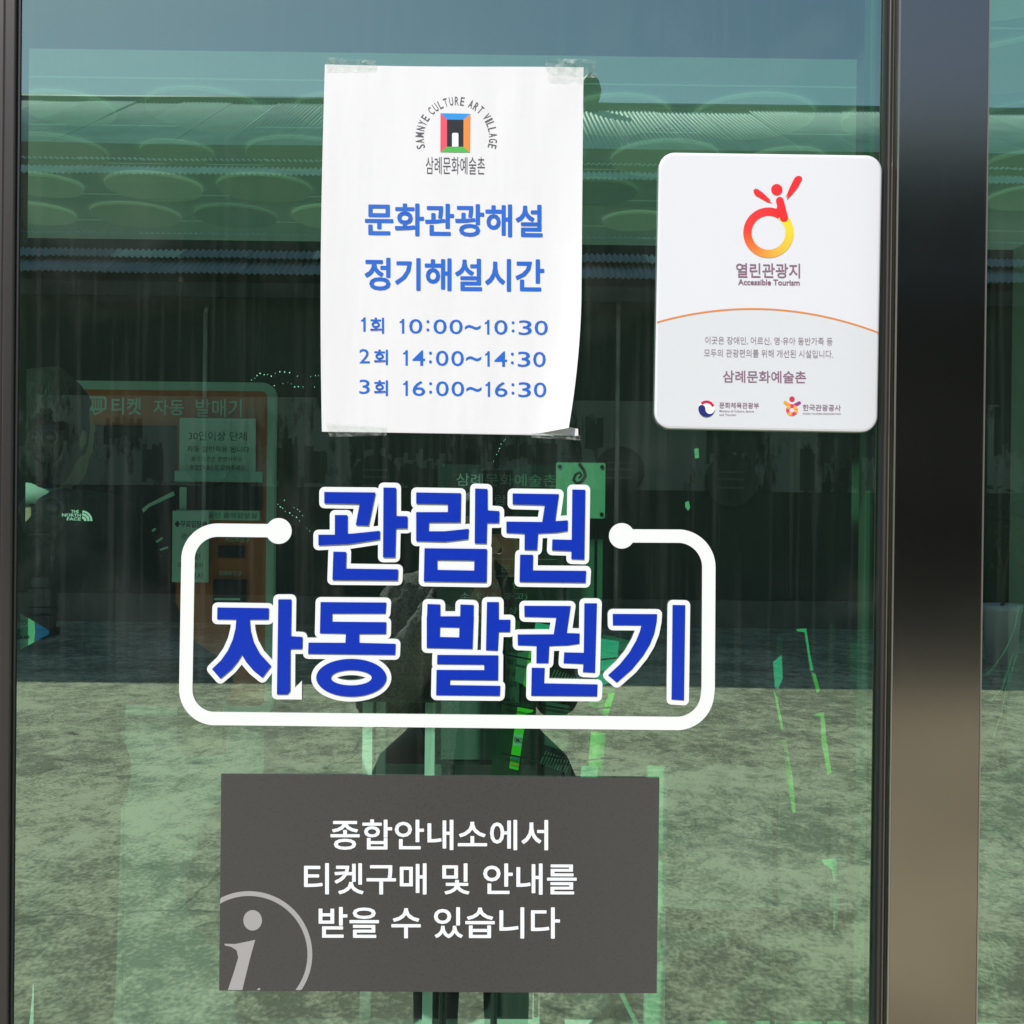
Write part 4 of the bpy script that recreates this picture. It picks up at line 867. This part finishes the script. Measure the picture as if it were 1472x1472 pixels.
def person(base, h, yaw, label, J, skin, cloth, hairlen):
    """J: joint overrides in the person's own frame (x right as seen from behind, y = facing, z up), metres for h=1.70"""
    k = h / 1.70; t = thing('person', base, label, 'person'); Rz = Matrix.Rotation(yaw, 3, 'Z'); b = Vector(base)
    W = lambda p: b + Rz @ (Vector(p) * k)
    hd = Vector(J.get('head', (0, .02, 1.585)))
    body = MB()
    body.ball(W(hd), tuple(Vector((.074, .092, .108)) * k), 20, rot=Rz)
    body.ball(W(hd + Vector((0, .022, -.062))), tuple(Vector((.052, .062, .055)) * k), 16, rot=Rz)
    rcone(body, W(hd + Vector((0, .092, -.005))), W(hd + Vector((0, .108, -.032))), .010 * k, .014 * k, 8)
    for s in (-1, 1):
        body.ball(W(hd + Vector((s * .077, -.005, -.012))), tuple(Vector((.009, .015, .026)) * k), 10, rot=Rz)
        body.ball(W(hd + Vector((s * .03, .083, .012))), .012 * k, 8)
    body.ball(W(hd + Vector((0, .092, -.058))), tuple(Vector((.024, .010, .008)) * k), 8, rot=Rz)
    rcone(body, W(hd + Vector((0, -.012, -.07))), W((0, -.01, 1.41)), .056 * k, .062 * k)
    rcone(body, W((0, 0, 1.36)), W((0, 0, 1.18)), .12 * k, .125 * k); rcone(body, W((0, 0, 1.18)), W((0, 0, .93)), .115 * k, .14 * k)
    jk = MB(); fat = cloth.get('fat', .025)
    jk.ball(W((0, -.005, 1.27)), tuple(Vector((.185 + fat, .115 + fat, .17)) * k), 20, rot=Rz); jk.ball(W((0, 0, 1.05)), tuple(Vector((.165 + fat, .12 + fat, .20)) * k), 20, rot=Rz)
    jk.ball(W((0, 0, .90)), tuple(Vector((.178 + fat, .125 + fat, .16)) * k), 20, rot=Rz)
    for s, n_ in ((-1, 'L'), (1, 'R')):
        sh_ = Vector((s * .175, 0, 1.375)); el = Vector(J.get('el' + n_, (s * .25, 0, 1.09))); wr = Vector(J.get('wr' + n_, (s * .27, .08, .85)))
        rcone(body, W(sh_), W(el), .048 * k, .04 * k); rcone(body, W(el), W(wr), .04 * k, .027 * k)
        rcone(jk, W(sh_), W(el), (.055 + fat) * k, (.048 + fat) * k); e2 = el + (wr - el) * .93; rcone(jk, W(el), W(e2), (.048 + fat) * k, (.034 + fat * .8) * k)
        rcone(jk, W(sh_), W((0, 0, 1.40)), (.055 + fat) * k, (.065 + fat * .5) * k)
        dv = Rz @ (Vector(J.get('hd' + n_, tuple(wr - el)))); hand(body, W(wr), dv, Rz @ Vector(J.get('pn' + n_, (-s, .3, 0))), s, J.get('curl', .4), k)
    tr = MB(); shs = MB()
    for s in (-1, 1):
        hp, kn, an = Vector((s * .09, 0, .90)), Vector((s * .10, .02, .49)), Vector((s * .105, -.01, .09))
        rcone(body, W(hp), W(kn), .085 * k, .055 * k); rcone(body, W(kn), W(an), .055 * k, .036 * k)
        rcone(body, W(an), W(an + Vector((0, .13, -.05))), .035 * k, .03 * k)
        rcone(tr, W(hp), W(kn), .105 * k, .078 * k); rcone(tr, W(kn), W(an + Vector((0, 0, .0))), .078 * k, .066 * k)
        rcone(shs, W(an + Vector((0, -.04, -.045))), W(an + Vector((0, .15, -.052))), .044 * k, .036 * k); rcone(shs, W(an + Vector((0, -.01, 0))), W(an + Vector((0, 0, -.04))), .045 * k, .045 * k)
    tr.ball(W((0, 0, .93)), tuple(Vector((.17, .125, .12)) * k), 16, rot=Rz)
    fused('body', body, skin, t, .008); fused('trousers', tr, cloth['trousers'], t, .014); fused('shoes', shs, cloth['shoes'], t, .01)
    fused('jacket', jk, cloth['jacket'], t, .012, disp=cloth.get('fur', .012))
    hr = MB()
    hr.ball(W(hd + Vector((0, -.014, .018))), tuple(Vector((.086, .100, .112)) * k), 20, rot=Rz); hr.ball(W(hd + Vector((0, -.042, -.035))), tuple(Vector((.082, .068, .098)) * k), 16, rot=Rz)
    if hairlen:
        for s in (-1, 0, 1): rcone(hr, W(hd + Vector((s * .055, -.05, -.02))), W(hd + Vector((s * .07, -.05 - .01 * (s == 0), -hairlen))), .04 * k, .03 * k)
    # keep the face clear: push hair points in front of the face back
    hc = W(hd)
    fv = Rz @ Vector((0, 1, 0))
    for i, v in enumerate(hr.v):
        q = Vector(v) - hc; fd = q.dot(fv)
        if fd > .035 * k and q.z < .055 * k: q -= fv * (fd - .03 * k); hr.v[i] = tuple(hc + q)
    fused('hair', hr, cloth['hair'], t, .008, disp=.010)
    return t, W, k

SKIN = mat('skin', (0.42, 0.25, 0.17), .5); HAIR = mat('black_hair', (0.016, 0.014, 0.010), .6, noise=.6, scale=220, stretch=(1, 1, .15), bump=.5, spec=.25)
VP = Plane(45, 721, 0.96); vb = VP(45, 721)
t, W, k = person((vb.x, .96, .021), 1.74, R(-18), 'person in dark and teal jacket with a chest-high white logo, standing at the ticket machine', dict(
    head=(.03, .02, 1.585), elR=(.265, .03, 1.13), wrR=(.25, .24, 1.06), elL=(-.24, .06, 1.10), wrL=(-.16, .28, 1.10), curl=.5), SKIN,
    dict(jacket=mat('black_shell_fabric', (0.004, 0.005, 0.006), .85, spec=.12), trousers=mat('black_trousers', (0.012, .012, .014), .8), shoes=mat('dark_shoes', (.02, .02, .02), .5), hair=HAIR, fat=.034), 0)
# teal yoke, pale collar, logo on the right shoulder blade
yk = MB(); YP = Plane(60, 740, .78)
Rz = Matrix.Rotation(R(-18), 3, 'Z')
yk.ball(W((-.035, -.022, 1.255)), tuple(Vector((.165, .155, .115)) * k), 28, rot=Rz)
fused('yoke', yk, mat('teal_fabric', (0.02, 0.055, 0.16), .85, spec=.1), t, .012, disp=.002)
cb = MB(); cb.tube([W((0, -.012, 1.435)), W((0, -.008, 1.475))], [.088 * k, .076 * k], 26); cb.build('collar', mat('pale_collar', (.55, .60, .58), .7), t, True)
LG = Plane(45, 721, .765); lx = lambda px, py, dy=0: LG(px, py, dy)
m_lg = mat('reflective_logo', (.80, .84, .82), .5)
mb = MB()
for s, bx in (('THE', (102, 732.5, 113, 736.5)), ('NORTH', (89, 737.5, 116, 742)), ('FACE', (96, 743, 116, 747.5))): write(mb, s, bx, lx, 0, .03, slope=0)
for r0_, r1_ in ((3.2, 6.6), (7.8, 11), (12.2, 15)): slab(mb, ring(117.5, 748, r1_, r0_, 10, a0=0, a1=88), lx, 0, .0008)
mb.build('logo', m_lg, t)

CG = mat('grey_fluffy_knit', (0.26, 0.25, 0.24), .95, noise=.45, scale=160, bump=1.0)
BK = mat('black_wool', (0.012, 0.012, 0.014), .95)
pb = Vector((-.075, -1.60, 0.004))
t, W, k = person(tuple(pb), 1.53, 0, 'person with grey fluffy sleeve and long black skirt photographing the door, reflected in its centre', dict(
    head=(0, .02, 1.575), elR=(.235, .12, 1.13), wrR=(.12, .27, 1.47), elL=(-.235, .12, 1.13), wrL=(-.03, .27, 1.47), hdR=(-.2, .1, 1), hdL=(.2, .1, 1), pnR=(-.8, .6, 0), pnL=(.8, .6, 0), curl=.45), SKIN,
    dict(jacket=BK, trousers=BK, shoes=mat('dark_shoes', (0, 0, 0)), hair=mat('brown_hair', (.018, .012, .009), .75), fat=.02, fur=.012), .16)
# trim the fluffy jacket below the waist with a flared black skirt
sk = MB(); prof = [(1.08, .15, .13), (1.0, .20, .15), (.93, .275, .19), (.84, .315, .22), (.70, .33, .24), (.5, .31, .25), (.40, .30, .25)]
n_ = 48; vs = []
for z, rx, ry in prof:
    for i in range(n_):
        a = 2 * math.pi * i / n_; f_ = 1 + .035 * math.sin(a * 9) * (1.1 - z); vs.append(W((rx * f_ * math.cos(a), ry * f_ * math.sin(a), z)))
sk.mesh(vs, [(j * n_ + i, j * n_ + (i + 1) % n_, (j + 1) * n_ + (i + 1) % n_, (j + 1) * n_ + i) for j in range(len(prof) - 1) for i in range(n_)]); sk.build('skirt', BK, t, True)
slv = MB()
for a_, b_, ra_, rb_ in (((-.10, .0, 1.40), (-.185, .0, 1.37), .085, .095), ((-.185, .0, 1.37), (-.245, .12, 1.12), .095, .090), ((-.245, .12, 1.12), (-.07, .24, 1.40), .085, .055)): rcone(slv, W(a_), W(b_), ra_ * k, rb_ * k)
fused('fluffy_sleeve', slv, CG, t, .008, disp=.018)
scf = MB()
scf.tube([W((-.10, .08, 1.42)), W((-.06, .16, 1.25)), W((-.075, .20, 1.05)), W((-.085, .27, .80)), W((-.10, .31, .62))], [.035, .035, .032, .028, .024], 10)
scf.tube([W((-.085, .20, 1.0)), W((-.115, .26, .80)), W((-.135, .30, .58))], [.022, .02, .014], 8); fused('scarf', scf, CG, t, .008, disp=.01)
mb = MB(); hp_ = W((.045, .285, 1.5)); mb.box((-.055, -1.262, 1.435), (.018, -1.254, 1.585), bev=.0035)
tag(mb.build('smartphone', mat('dark_phone', (.02, .02, .022), .2)), 'dark smartphone held up by the reflected person', 'phone')

# ------------------------------------------------------------------ displays inside, centre and right
BP = Plane(720, 860, 1.0)
bd = thing('price_board', BP(720, 1100), 'dark free-standing board of admission prices with grey Korean lines, behind the big lettering', 'board')
m_bd = mat('dark_board', (0.016, 0.022, 0.022), .45); m_bt = mat('grey_board_print', (.22, .27, .26), .6)
mb = MB(); slab(mb, [rect(628, 668, 806, 1100)], BP, 0, .02); mb.build('panel', m_bd, bd)
mb = MB(); slab(mb, [rect(636, 892, 748, 1092)], BP, -.004, .003); mb.build('pale_panel', mat('sage_panel', (.085, .12, .11), .6), bd)
for s, bx in (('삼례문화예술촌', (654, 681, 798, 699)), ('관람료', (690, 711, 745, 726)), ('구    분', (680, 811, 734, 822)), ('성    인', (705, 836, 748, 846)), ('소  인(초·중·고)', (662, 852, 758, 863)), ('영유아 미상', (668, 872, 744, 882))):
    mb = MB(); write(mb, s, bx, BP, -.001, .002, slope=0); mb.build('lettering', m_bt, bd)
mb = MB(); slab(mb, [rect(640, 803, 800, 804), rect(640, 827.5, 800, 828.5)], BP, -.001, .0008); mb.build('rule_line', m_bt, bd)
mb = MB()
for s, bx in (('국민 관람권', (670, 915, 742, 924)), ('노인 65세', (676, 930, 744, 939)), ('기초생(학)', (690, 947, 744, 957)), ('국가유공', (702, 962, 746, 972)), ('1~3급', (712, 979, 744, 987)), ('만 65', (712, 1001, 742, 1008))): write(mb, s, bx, BP, -.0048, 0, slope=0)
mb.build('lettering', m_bd, bd)
mb = MB(); mb.tube([BP(650, 1100, .01), (BP.x(640), .85, .03)], .008, 8); mb.tube([BP(780, 1100, .01), (BP.x(790), .85, .03)], .008, 8); mb.tube([BP(715, 1100, .02), (BP.x(715), 1.35, .03)], .008, 8); mb.build('stand', m_blk, bd)
LP = Plane(836, 705, .9)
ls = thing('acrylic_plate', LP(836, 745), 'small mint acrylic plate with dark flame swirl and corner bolts', 'sign')
mb = MB(); slab(mb, [rrect(799, 665, 870, 745, 3)], LP, 0, .004); mb.build('plate', mat('mint_acrylic', (.50, .60, .55), .3), ls)
for x, y in ((804, 671), (865, 671), (804, 739), (865, 739)):
    mb = MB(); slab(mb, [disc(x, y, 2.8, 14)], LP, -.003, .003); mb.build('bolt', m_blk, ls)
mb = MB(); cv = [(833, 668), (839, 676), (841, 684), (836, 692), (829, 695), (824, 690), (827, 682), (833, 679), (836, 683), (832, 687)]
slab(mb, [capsule(a, b, 2.4 - .15 * i, 2.3 - .15 * i, 5) for i, (a, b) in enumerate(zip(cv, cv[1:]))], LP, -.0012, .001); mb.build('swirl', mat('black_print', (0, 0, 0)), ls)
mb = MB(); mb.box(LP(812, 745, .004), LP(816, 1180, .012)); mb.box(LP(856, 745, .004), LP(860, 1180, .012)); mb.build('leg', m_blk, ls)
paper('wall_chart', 'pale greenish chart hanging behind the white dot of the frame line', (795, 775, 866, 886), [('안내', (806, 782, 826, 792), .01)], Plane(830, 830, 1.3), 0, 'chart', mat('sage_paper', (.16, .22, .19), .6))

# leaflet rack with bright leaflets
RP = Plane(810, 1000, .75)
rk = thing('leaflet_rack', (RP.x(810), .8, .021), 'dark wire leaflet rack behind the lower right of the big lettering', 'rack')
def wire(mb, pts, r=.0025): mb.tube([RP(*p) if len(p) == 2 else RP(p[0], p[1], p[2]) for p in pts], r, 6)
mb = MB()
for x in (722, 778, 830, 892): wire(mb, [(x, 905, .06), (x, 1500, .10)], .005)
mb.build('upright', m_blk, rk)
for y in (940, 1010, 1082):
    mb = MB(); wire(mb, [(722, y, -.012), (770, y + 8, -.016), (778, y + 2, -.012), (830, y + 10, -.012), (892, y + 3, -.012)], .0016); mb.build('wire', m_blk, rk)
for x0, y0, n_ in ((786, 1080, 10), (798, 962, 9)):
    mb = MB()
    for i in range(n_): wire(mb, [(x0 + i * 4, y0 + i * 1.5, .0), (x0 + i * 4 - 8, y0 + 18 + i * 1.5, .0)], .0009)
    mb.build('grille', mat('grey_wire', (.22, .26, .25), .5), rk); rk.children[-1]['kind'] = 'stuff'
mb = MB(); mb.box((RP.x(715), .72, .021), (RP.x(900), .98, .045)); mb.build('foot', m_blk, rk)
def leaflet(label, poly, dy, m, bits=(), name='leaflet', th=.0025):
    cx = sum(p[0] for p in poly) / len(poly); my = max(p[1] for p in poly)
    t = thing(name, RP(cx, my, dy), label, 'leaflet', 'leaflets in the wire rack')
    mb = MB(); slab(mb, [poly], RP, dy, th); mb.build('cover', m, t)
    for i, (p, c) in enumerate(bits):
        mb = MB(); slab(mb, [p], RP, dy - .001 - .0006 * i, .0004, col=lin(*c)); mb.build('print_or_sunlit_block', PRINT, t)
    return t
m_neo = mat('lime_card', (0.30, 0.74, 0.12), .45); m_teal = mat('cyan_card', (0.10, .75, .72), .4); m_dkg = mat('dark_green_card', (.02, .05, .03), .5); m_lav = mat('dull_card', (.10, .14, .14), .5)  # bright card colours stand for sunlit slices, dark ones for shaded leaflets
t = leaflet('dark leaflet with a lime slice coloured as sunlit, lower left of the rack', [(722, 1008), (766, 1014), (750, 1122), (706, 1116)], 0, m_dkg,
        [([(744, 1016), (767, 1019), (766, 1024), (757, 1026), (746, 1108), (733, 1105)], (120, 250, 60)), ([(740.5, 1054), (752, 1057), (750, 1074), (738.5, 1072)], (215, 235, 220)), ([(736, 1086), (748, 1089), (747, 1094), (735.5, 1092)], (40, 150, 170)), ([(735, 1096), (747, 1099), (746.5, 1103), (734, 1100)], (225, 190, 60))])
mb = MB(); write(mb, 'EMO', (739.5, 1060, 751, 1067), RP, -.0045, .01, slope=.2); mb.build('lettering', mat('grey_print', (0, 0, 0)), t)
t = leaflet('grey green leaflet with a dim photograph, middle of the rack', [(785, 1008), (819, 1014), (816, 1080), (783, 1070)], -.004, m_lav, [([(787, 1030), (817, 1034), (815, 1066), (785, 1058)], (45, 60, 62))])
leaflet('cyan topped leaflet leaning behind the last letter', [(862, 918), (890, 922), (886, 978), (858, 990)], .01, m_teal)
leaflet('dim teal card standing behind the cyan leaflet', [(868, 914), (906, 922), (898, 960), (866, 958)], .03, mat('dim_teal_card', (.05, .20, .18), .5))
leaflet('lime leaflet with a red spot, right of the rack', [(850, 985), (884, 990), (874, 1030), (845, 1012)], .0, mat('olive_card', (.20, .33, .12), .5), [([(874, 996), (884, 995), (874, 1029), (866, 1027)], (130, 255, 60)), (disc(869, 1000, 5, 14), (140, 60, 40))])
leaflet('small cyan tab leaflet between the strokes of the letters', [(769, 895), (798, 900), (792, 915), (766, 912)], .0, m_teal)
leaflet('narrow lime leaflet beside the price board', [(760, 935), (766, 938), (757, 990), (752, 985)], .0, m_neo)
leaflet('lavender grey leaflet with slanted top beside the price board', [(743, 940), (760, 935), (752, 985), (740, 980)], .004, mat('sage_card', (.20, .27, .24), .5))
c0 = RP(852, 1050); c1 = RP(846, 1190)
rl = thing('leaflet_roll', c1, 'bright lime rolled brochure in a clear sleeve at the right of the rack', 'leaflet roll')
MB().tube([RP(862, 1056, .02), RP(853, 1190, .02)], .014, 18).build('roll', m_neo, rl, True)
mb = MB(); slab(mb, [[(842, 1052), (876, 1060), (871, 1125), (836, 1120)]], RP, -.002, .001); mb.build('clear_sleeve', TAPE, rl)
mb = MB(); slab(mb, [[(837, 1100), (861, 1102), (859, 1124), (835, 1122)]], RP, -.004, .001); mb.build('label', mat('plain_paper', (0, 0, 0)), rl)
# leaflets on a second stand: sunlit slivers put into shape and colour
NP = Plane(1150, 1080, .8)
n2 = thing('leaflet_stand', (NP.x(1150), .86, .021), 'thin clear-fronted leaflet stand near the right stile', 'rack')
mb = MB(); mb.tube([NP(1128, 920, .05), (NP.x(1128), .88, .03)], .005, 8); mb.tube([NP(1206, 900, .05), (NP.x(1206), .88, .03)], .005, 8); mb.build('upright', mat('dark_green_metal', (.015, .03, .025), .5), n2)
MB().box((NP.x(1110), .80, .021), (NP.x(1225), .98, .035)).build('foot', m_blk, n2)
for lab, poly, mm in (('cyan edged leaflet, upper left of the thin stand', [(1110, 952), (1122, 942), (1124, 975), (1117, 990), (1113, 988)], m_teal),
                  ('hooked mint leaflet edge, top right of the thin stand', [(1143, 904), (1157, 903), (1163, 940), (1168, 962), (1164, 964), (1155, 908), (1144, 907)], mat('mint_card', (.25, .80, .55), .5)),
                  ('short dark red and green leaflet edge below the hooked one', [(1166, 966), (1171, 968), (1178, 992), (1174, 996), (1168, 976)], m_neo),
                  ('thin slanting lime leaflet edge, centre of the thin stand', [(1111, 992), (1116, 1002), (1126, 1048), (1123, 1050)], m_neo),
                  ('hooked lime leaflet edge, middle right of the thin stand', [(1168, 1028), (1184, 1024), (1188, 1062), (1196, 1110), (1191, 1114), (1181, 1064), (1180, 1030)], m_neo),
                  ('dim long lime leaflet edge, lower left of the thin stand', [(1118, 1066), (1130, 1064), (1140, 1120), (1145, 1168), (1141, 1170), (1132, 1122), (1127, 1070)], m_neo),
                  ('mint arrow-shaped leaflet edge, lowest on the thin stand', [(1184, 1237), (1205, 1235), (1206, 1262), (1202, 1268), (1198, 1250), (1186, 1242)], mat('mint_card', (0, 0, 0))),
                  ('mint sliver of leaflet just under the arrow-shaped edge', [(1203, 1282), (1208, 1300), (1207, 1322), (1202, 1338)], mat('mint_card', (0, 0, 0)))):
    t = thing('leaflet', NP(poly[0][0], poly[0][1]), lab, 'leaflet', 'sunlit leaflet slivers on the thin stand'); mb = MB(); slab(mb, [poly], NP, 0, .004); mb.build('edge', mm, t)

DP = Plane(945, 1280, 1.25)
dp = thing('display_post', (DP.x(945), 1.27, .021), 'pale upright post just right of the dark grey notice', 'post')
MB().box((DP.x(930), 1.25, .021), (DP.x(958), 1.29, DP.z(1105)), bev=.004).build('post', mat('white_post', (.60, .62, .60), .5), dp)
MB().box((DP.x(915), 1.18, .021), (DP.x(975), 1.36, .034), bev=.003).build('foot', m_kw, dp)
tl = thing('table', (at(690, 1000, 1.8).x, 1.9, .021), 'low pale table with slim legs, partly seen below the big lettering', 'table')
TP = Plane(680, 1050, 1.8)
MB().box((TP.x(500), 1.75, TP.z(1000) - .012), (TP.x(640), 2.15, TP.z(1000)), bev=.003).build('tabletop', mat('dark_tabletop', (.05, .055, .05), .5), tl)
for x in (523, 612):
    for yy in (1.77, 2.10): MB().box((TP.x(x), yy, .021), (TP.x(x + 14), yy + .03, TP.z(1000) - .013)).build('leg', m_kw, tl)
rp2 = thing('floor_stand', (at(860, 1460, 1.5).x, 1.55, .021), 'group of pale slim bars standing under the grey notice', 'stand')
QP = Plane(800, 1440, 1.5)
MB().box((QP.x(766), 1.5, .021), (QP.x(780), 1.53, QP.z(1250))).build('bar', mat('mint_bar', (.5, .62, .56), .4), rp2)
MB().box((QP.x(783), 1.5, .021), (QP.x(812), 1.54, QP.z(1250))).build('bar', m_blk, rp2)
MB().tube([QP(890, 1420, 0), QP(925, 1490, 0)], .006, 8).build('brace', mat('mint_bar', (0, 0, 0)), rp2)

# string lights
SP = Plane(500, 650, 2.6)
m_led = mat('lit_led', (.8, 1, 1), .5, emit=(.75, 1.0, .95, 2.0)); m_wire = mat('thin_wire', (.03, .04, .04), .6)
def string(label, pts, step=5.2):
    t = thing('string_lights', SP(*pts[0]), label, 'string lights', 'strings of tiny lights')
    mb = MB(); mb.tube([SP(*p) for p in pts], .0012, 5); mb.build('wire', m_wire, t)
    mb = MB(); r8 = random.Random(pts[0][0])
    for a, b in zip(pts, pts[1:]):
        L_ = math.dist(a, b); n_ = max(1, int(L_ / step))
        for i in range(n_):
            if r8.random() < .25: continue
            u = i / n_; mb.ball(SP(a[0] + (b[0] - a[0]) * u + r8.uniform(-1, 1), a[1] + (b[1] - a[1]) * u + r8.uniform(-1.5, 1.5), -.003), .0016 * r8.uniform(.6, 1.3), 6)
    tag(mb.build('bulbs', m_led, t), kind='stuff')
string('string of tiny lights, upper wavy row above the ticket machine corner', [(352, 562), (362, 549), (374, 538), (390, 542), (402, 535), (416, 536), (432, 543), (452, 541), (480, 534)])
string('string of tiny lights, lower wavy row left of the paper poster', [(326, 618), (334, 601), (338, 585), (348, 570), (362, 560), (378, 556), (394, 557), (412, 553), (424, 556), (440, 556), (458, 559)])
string('string of tiny lights falling over the paper on the ticket machine', [(322, 622), (330, 604), (326, 625), (333, 652), (344, 660), (352, 675), (363, 698)], 4.6)
string('string of tiny lights slanting down to the first big letter', [(384, 708), (396, 722), (412, 735), (432, 748), (450, 768)], 4.8)
string('string of tiny lights, paler strand beside the first big letter', [(388, 706), (405, 716), (420, 726), (441, 744)], 5.5)
string('string of tiny lights hanging just under the paper poster', [(726, 628), (718, 642), (710, 660), (704, 672), (692, 690)], 4.6)

# dried cobweb threads on the right pane
mb = MB()
for pts in ([(1466, 872), (1458, 905), (1446, 935), (1425, 965), (1408, 975)], [(1455, 940), (1440, 990), (1424, 1010)], [(1462, 940), (1448, 990), (1438, 1030), (1428, 1060)], [(1414, 1196), (1432, 1200), (1446, 1192)],
            [(1406, 1240), (1420, 1258)], [(1410, 1242), (1440, 1254), (1456, 1260)], [(1418, 1340), (1436, 1362)], [(1424, 1400), (1430, 1418), (1436, 1442)], [(1408, 1405), (1412, 1398)], [(1454, 1243), (1472, 1240)], [(1416, 1400), (1418, 1412)],
            [(1444, 1108), (1458, 1104), (1470, 1118)], [(1408, 1104), (1416, 1096), (1422, 1104)], [(1412, 1330), (1424, 1380), (1436, 1430)]):
    for k in range(2):
        mb.tube([at(x + random.uniform(-2, 2), y + random.uniform(-2, 2), .013) for x, y in pts], .0002 + .0002 * (k == 0), 5)
tag(mb.build('cobweb', mat('cobweb_thread', (.28, .32, .28), .7)), 'thin pale cobweb threads behind the narrow right pane', 'cobweb', kind='stuff')
mb = MB(); slab(mb, [[(998, 645), (1004, 644), (1005, 658), (999, 659)]], door, .0115, .0003)
tag(mb.build('sticker_scrap', mat('mint_sticker', (0, 0, 0))), 'tiny pale rectangular sticker under the acrylic plaque', 'sticker')
mb = MB(); slab(mb, [[(985, 722), (990, 720), (992, 730), (989, 734), (985, 729)]], door, .0115, .0003)
tag(mb.build('tape_scrap', mat('mint_sticker', (0, 0, 0))), 'tiny torn pale scrap above the right dot of the frame line', 'scrap')
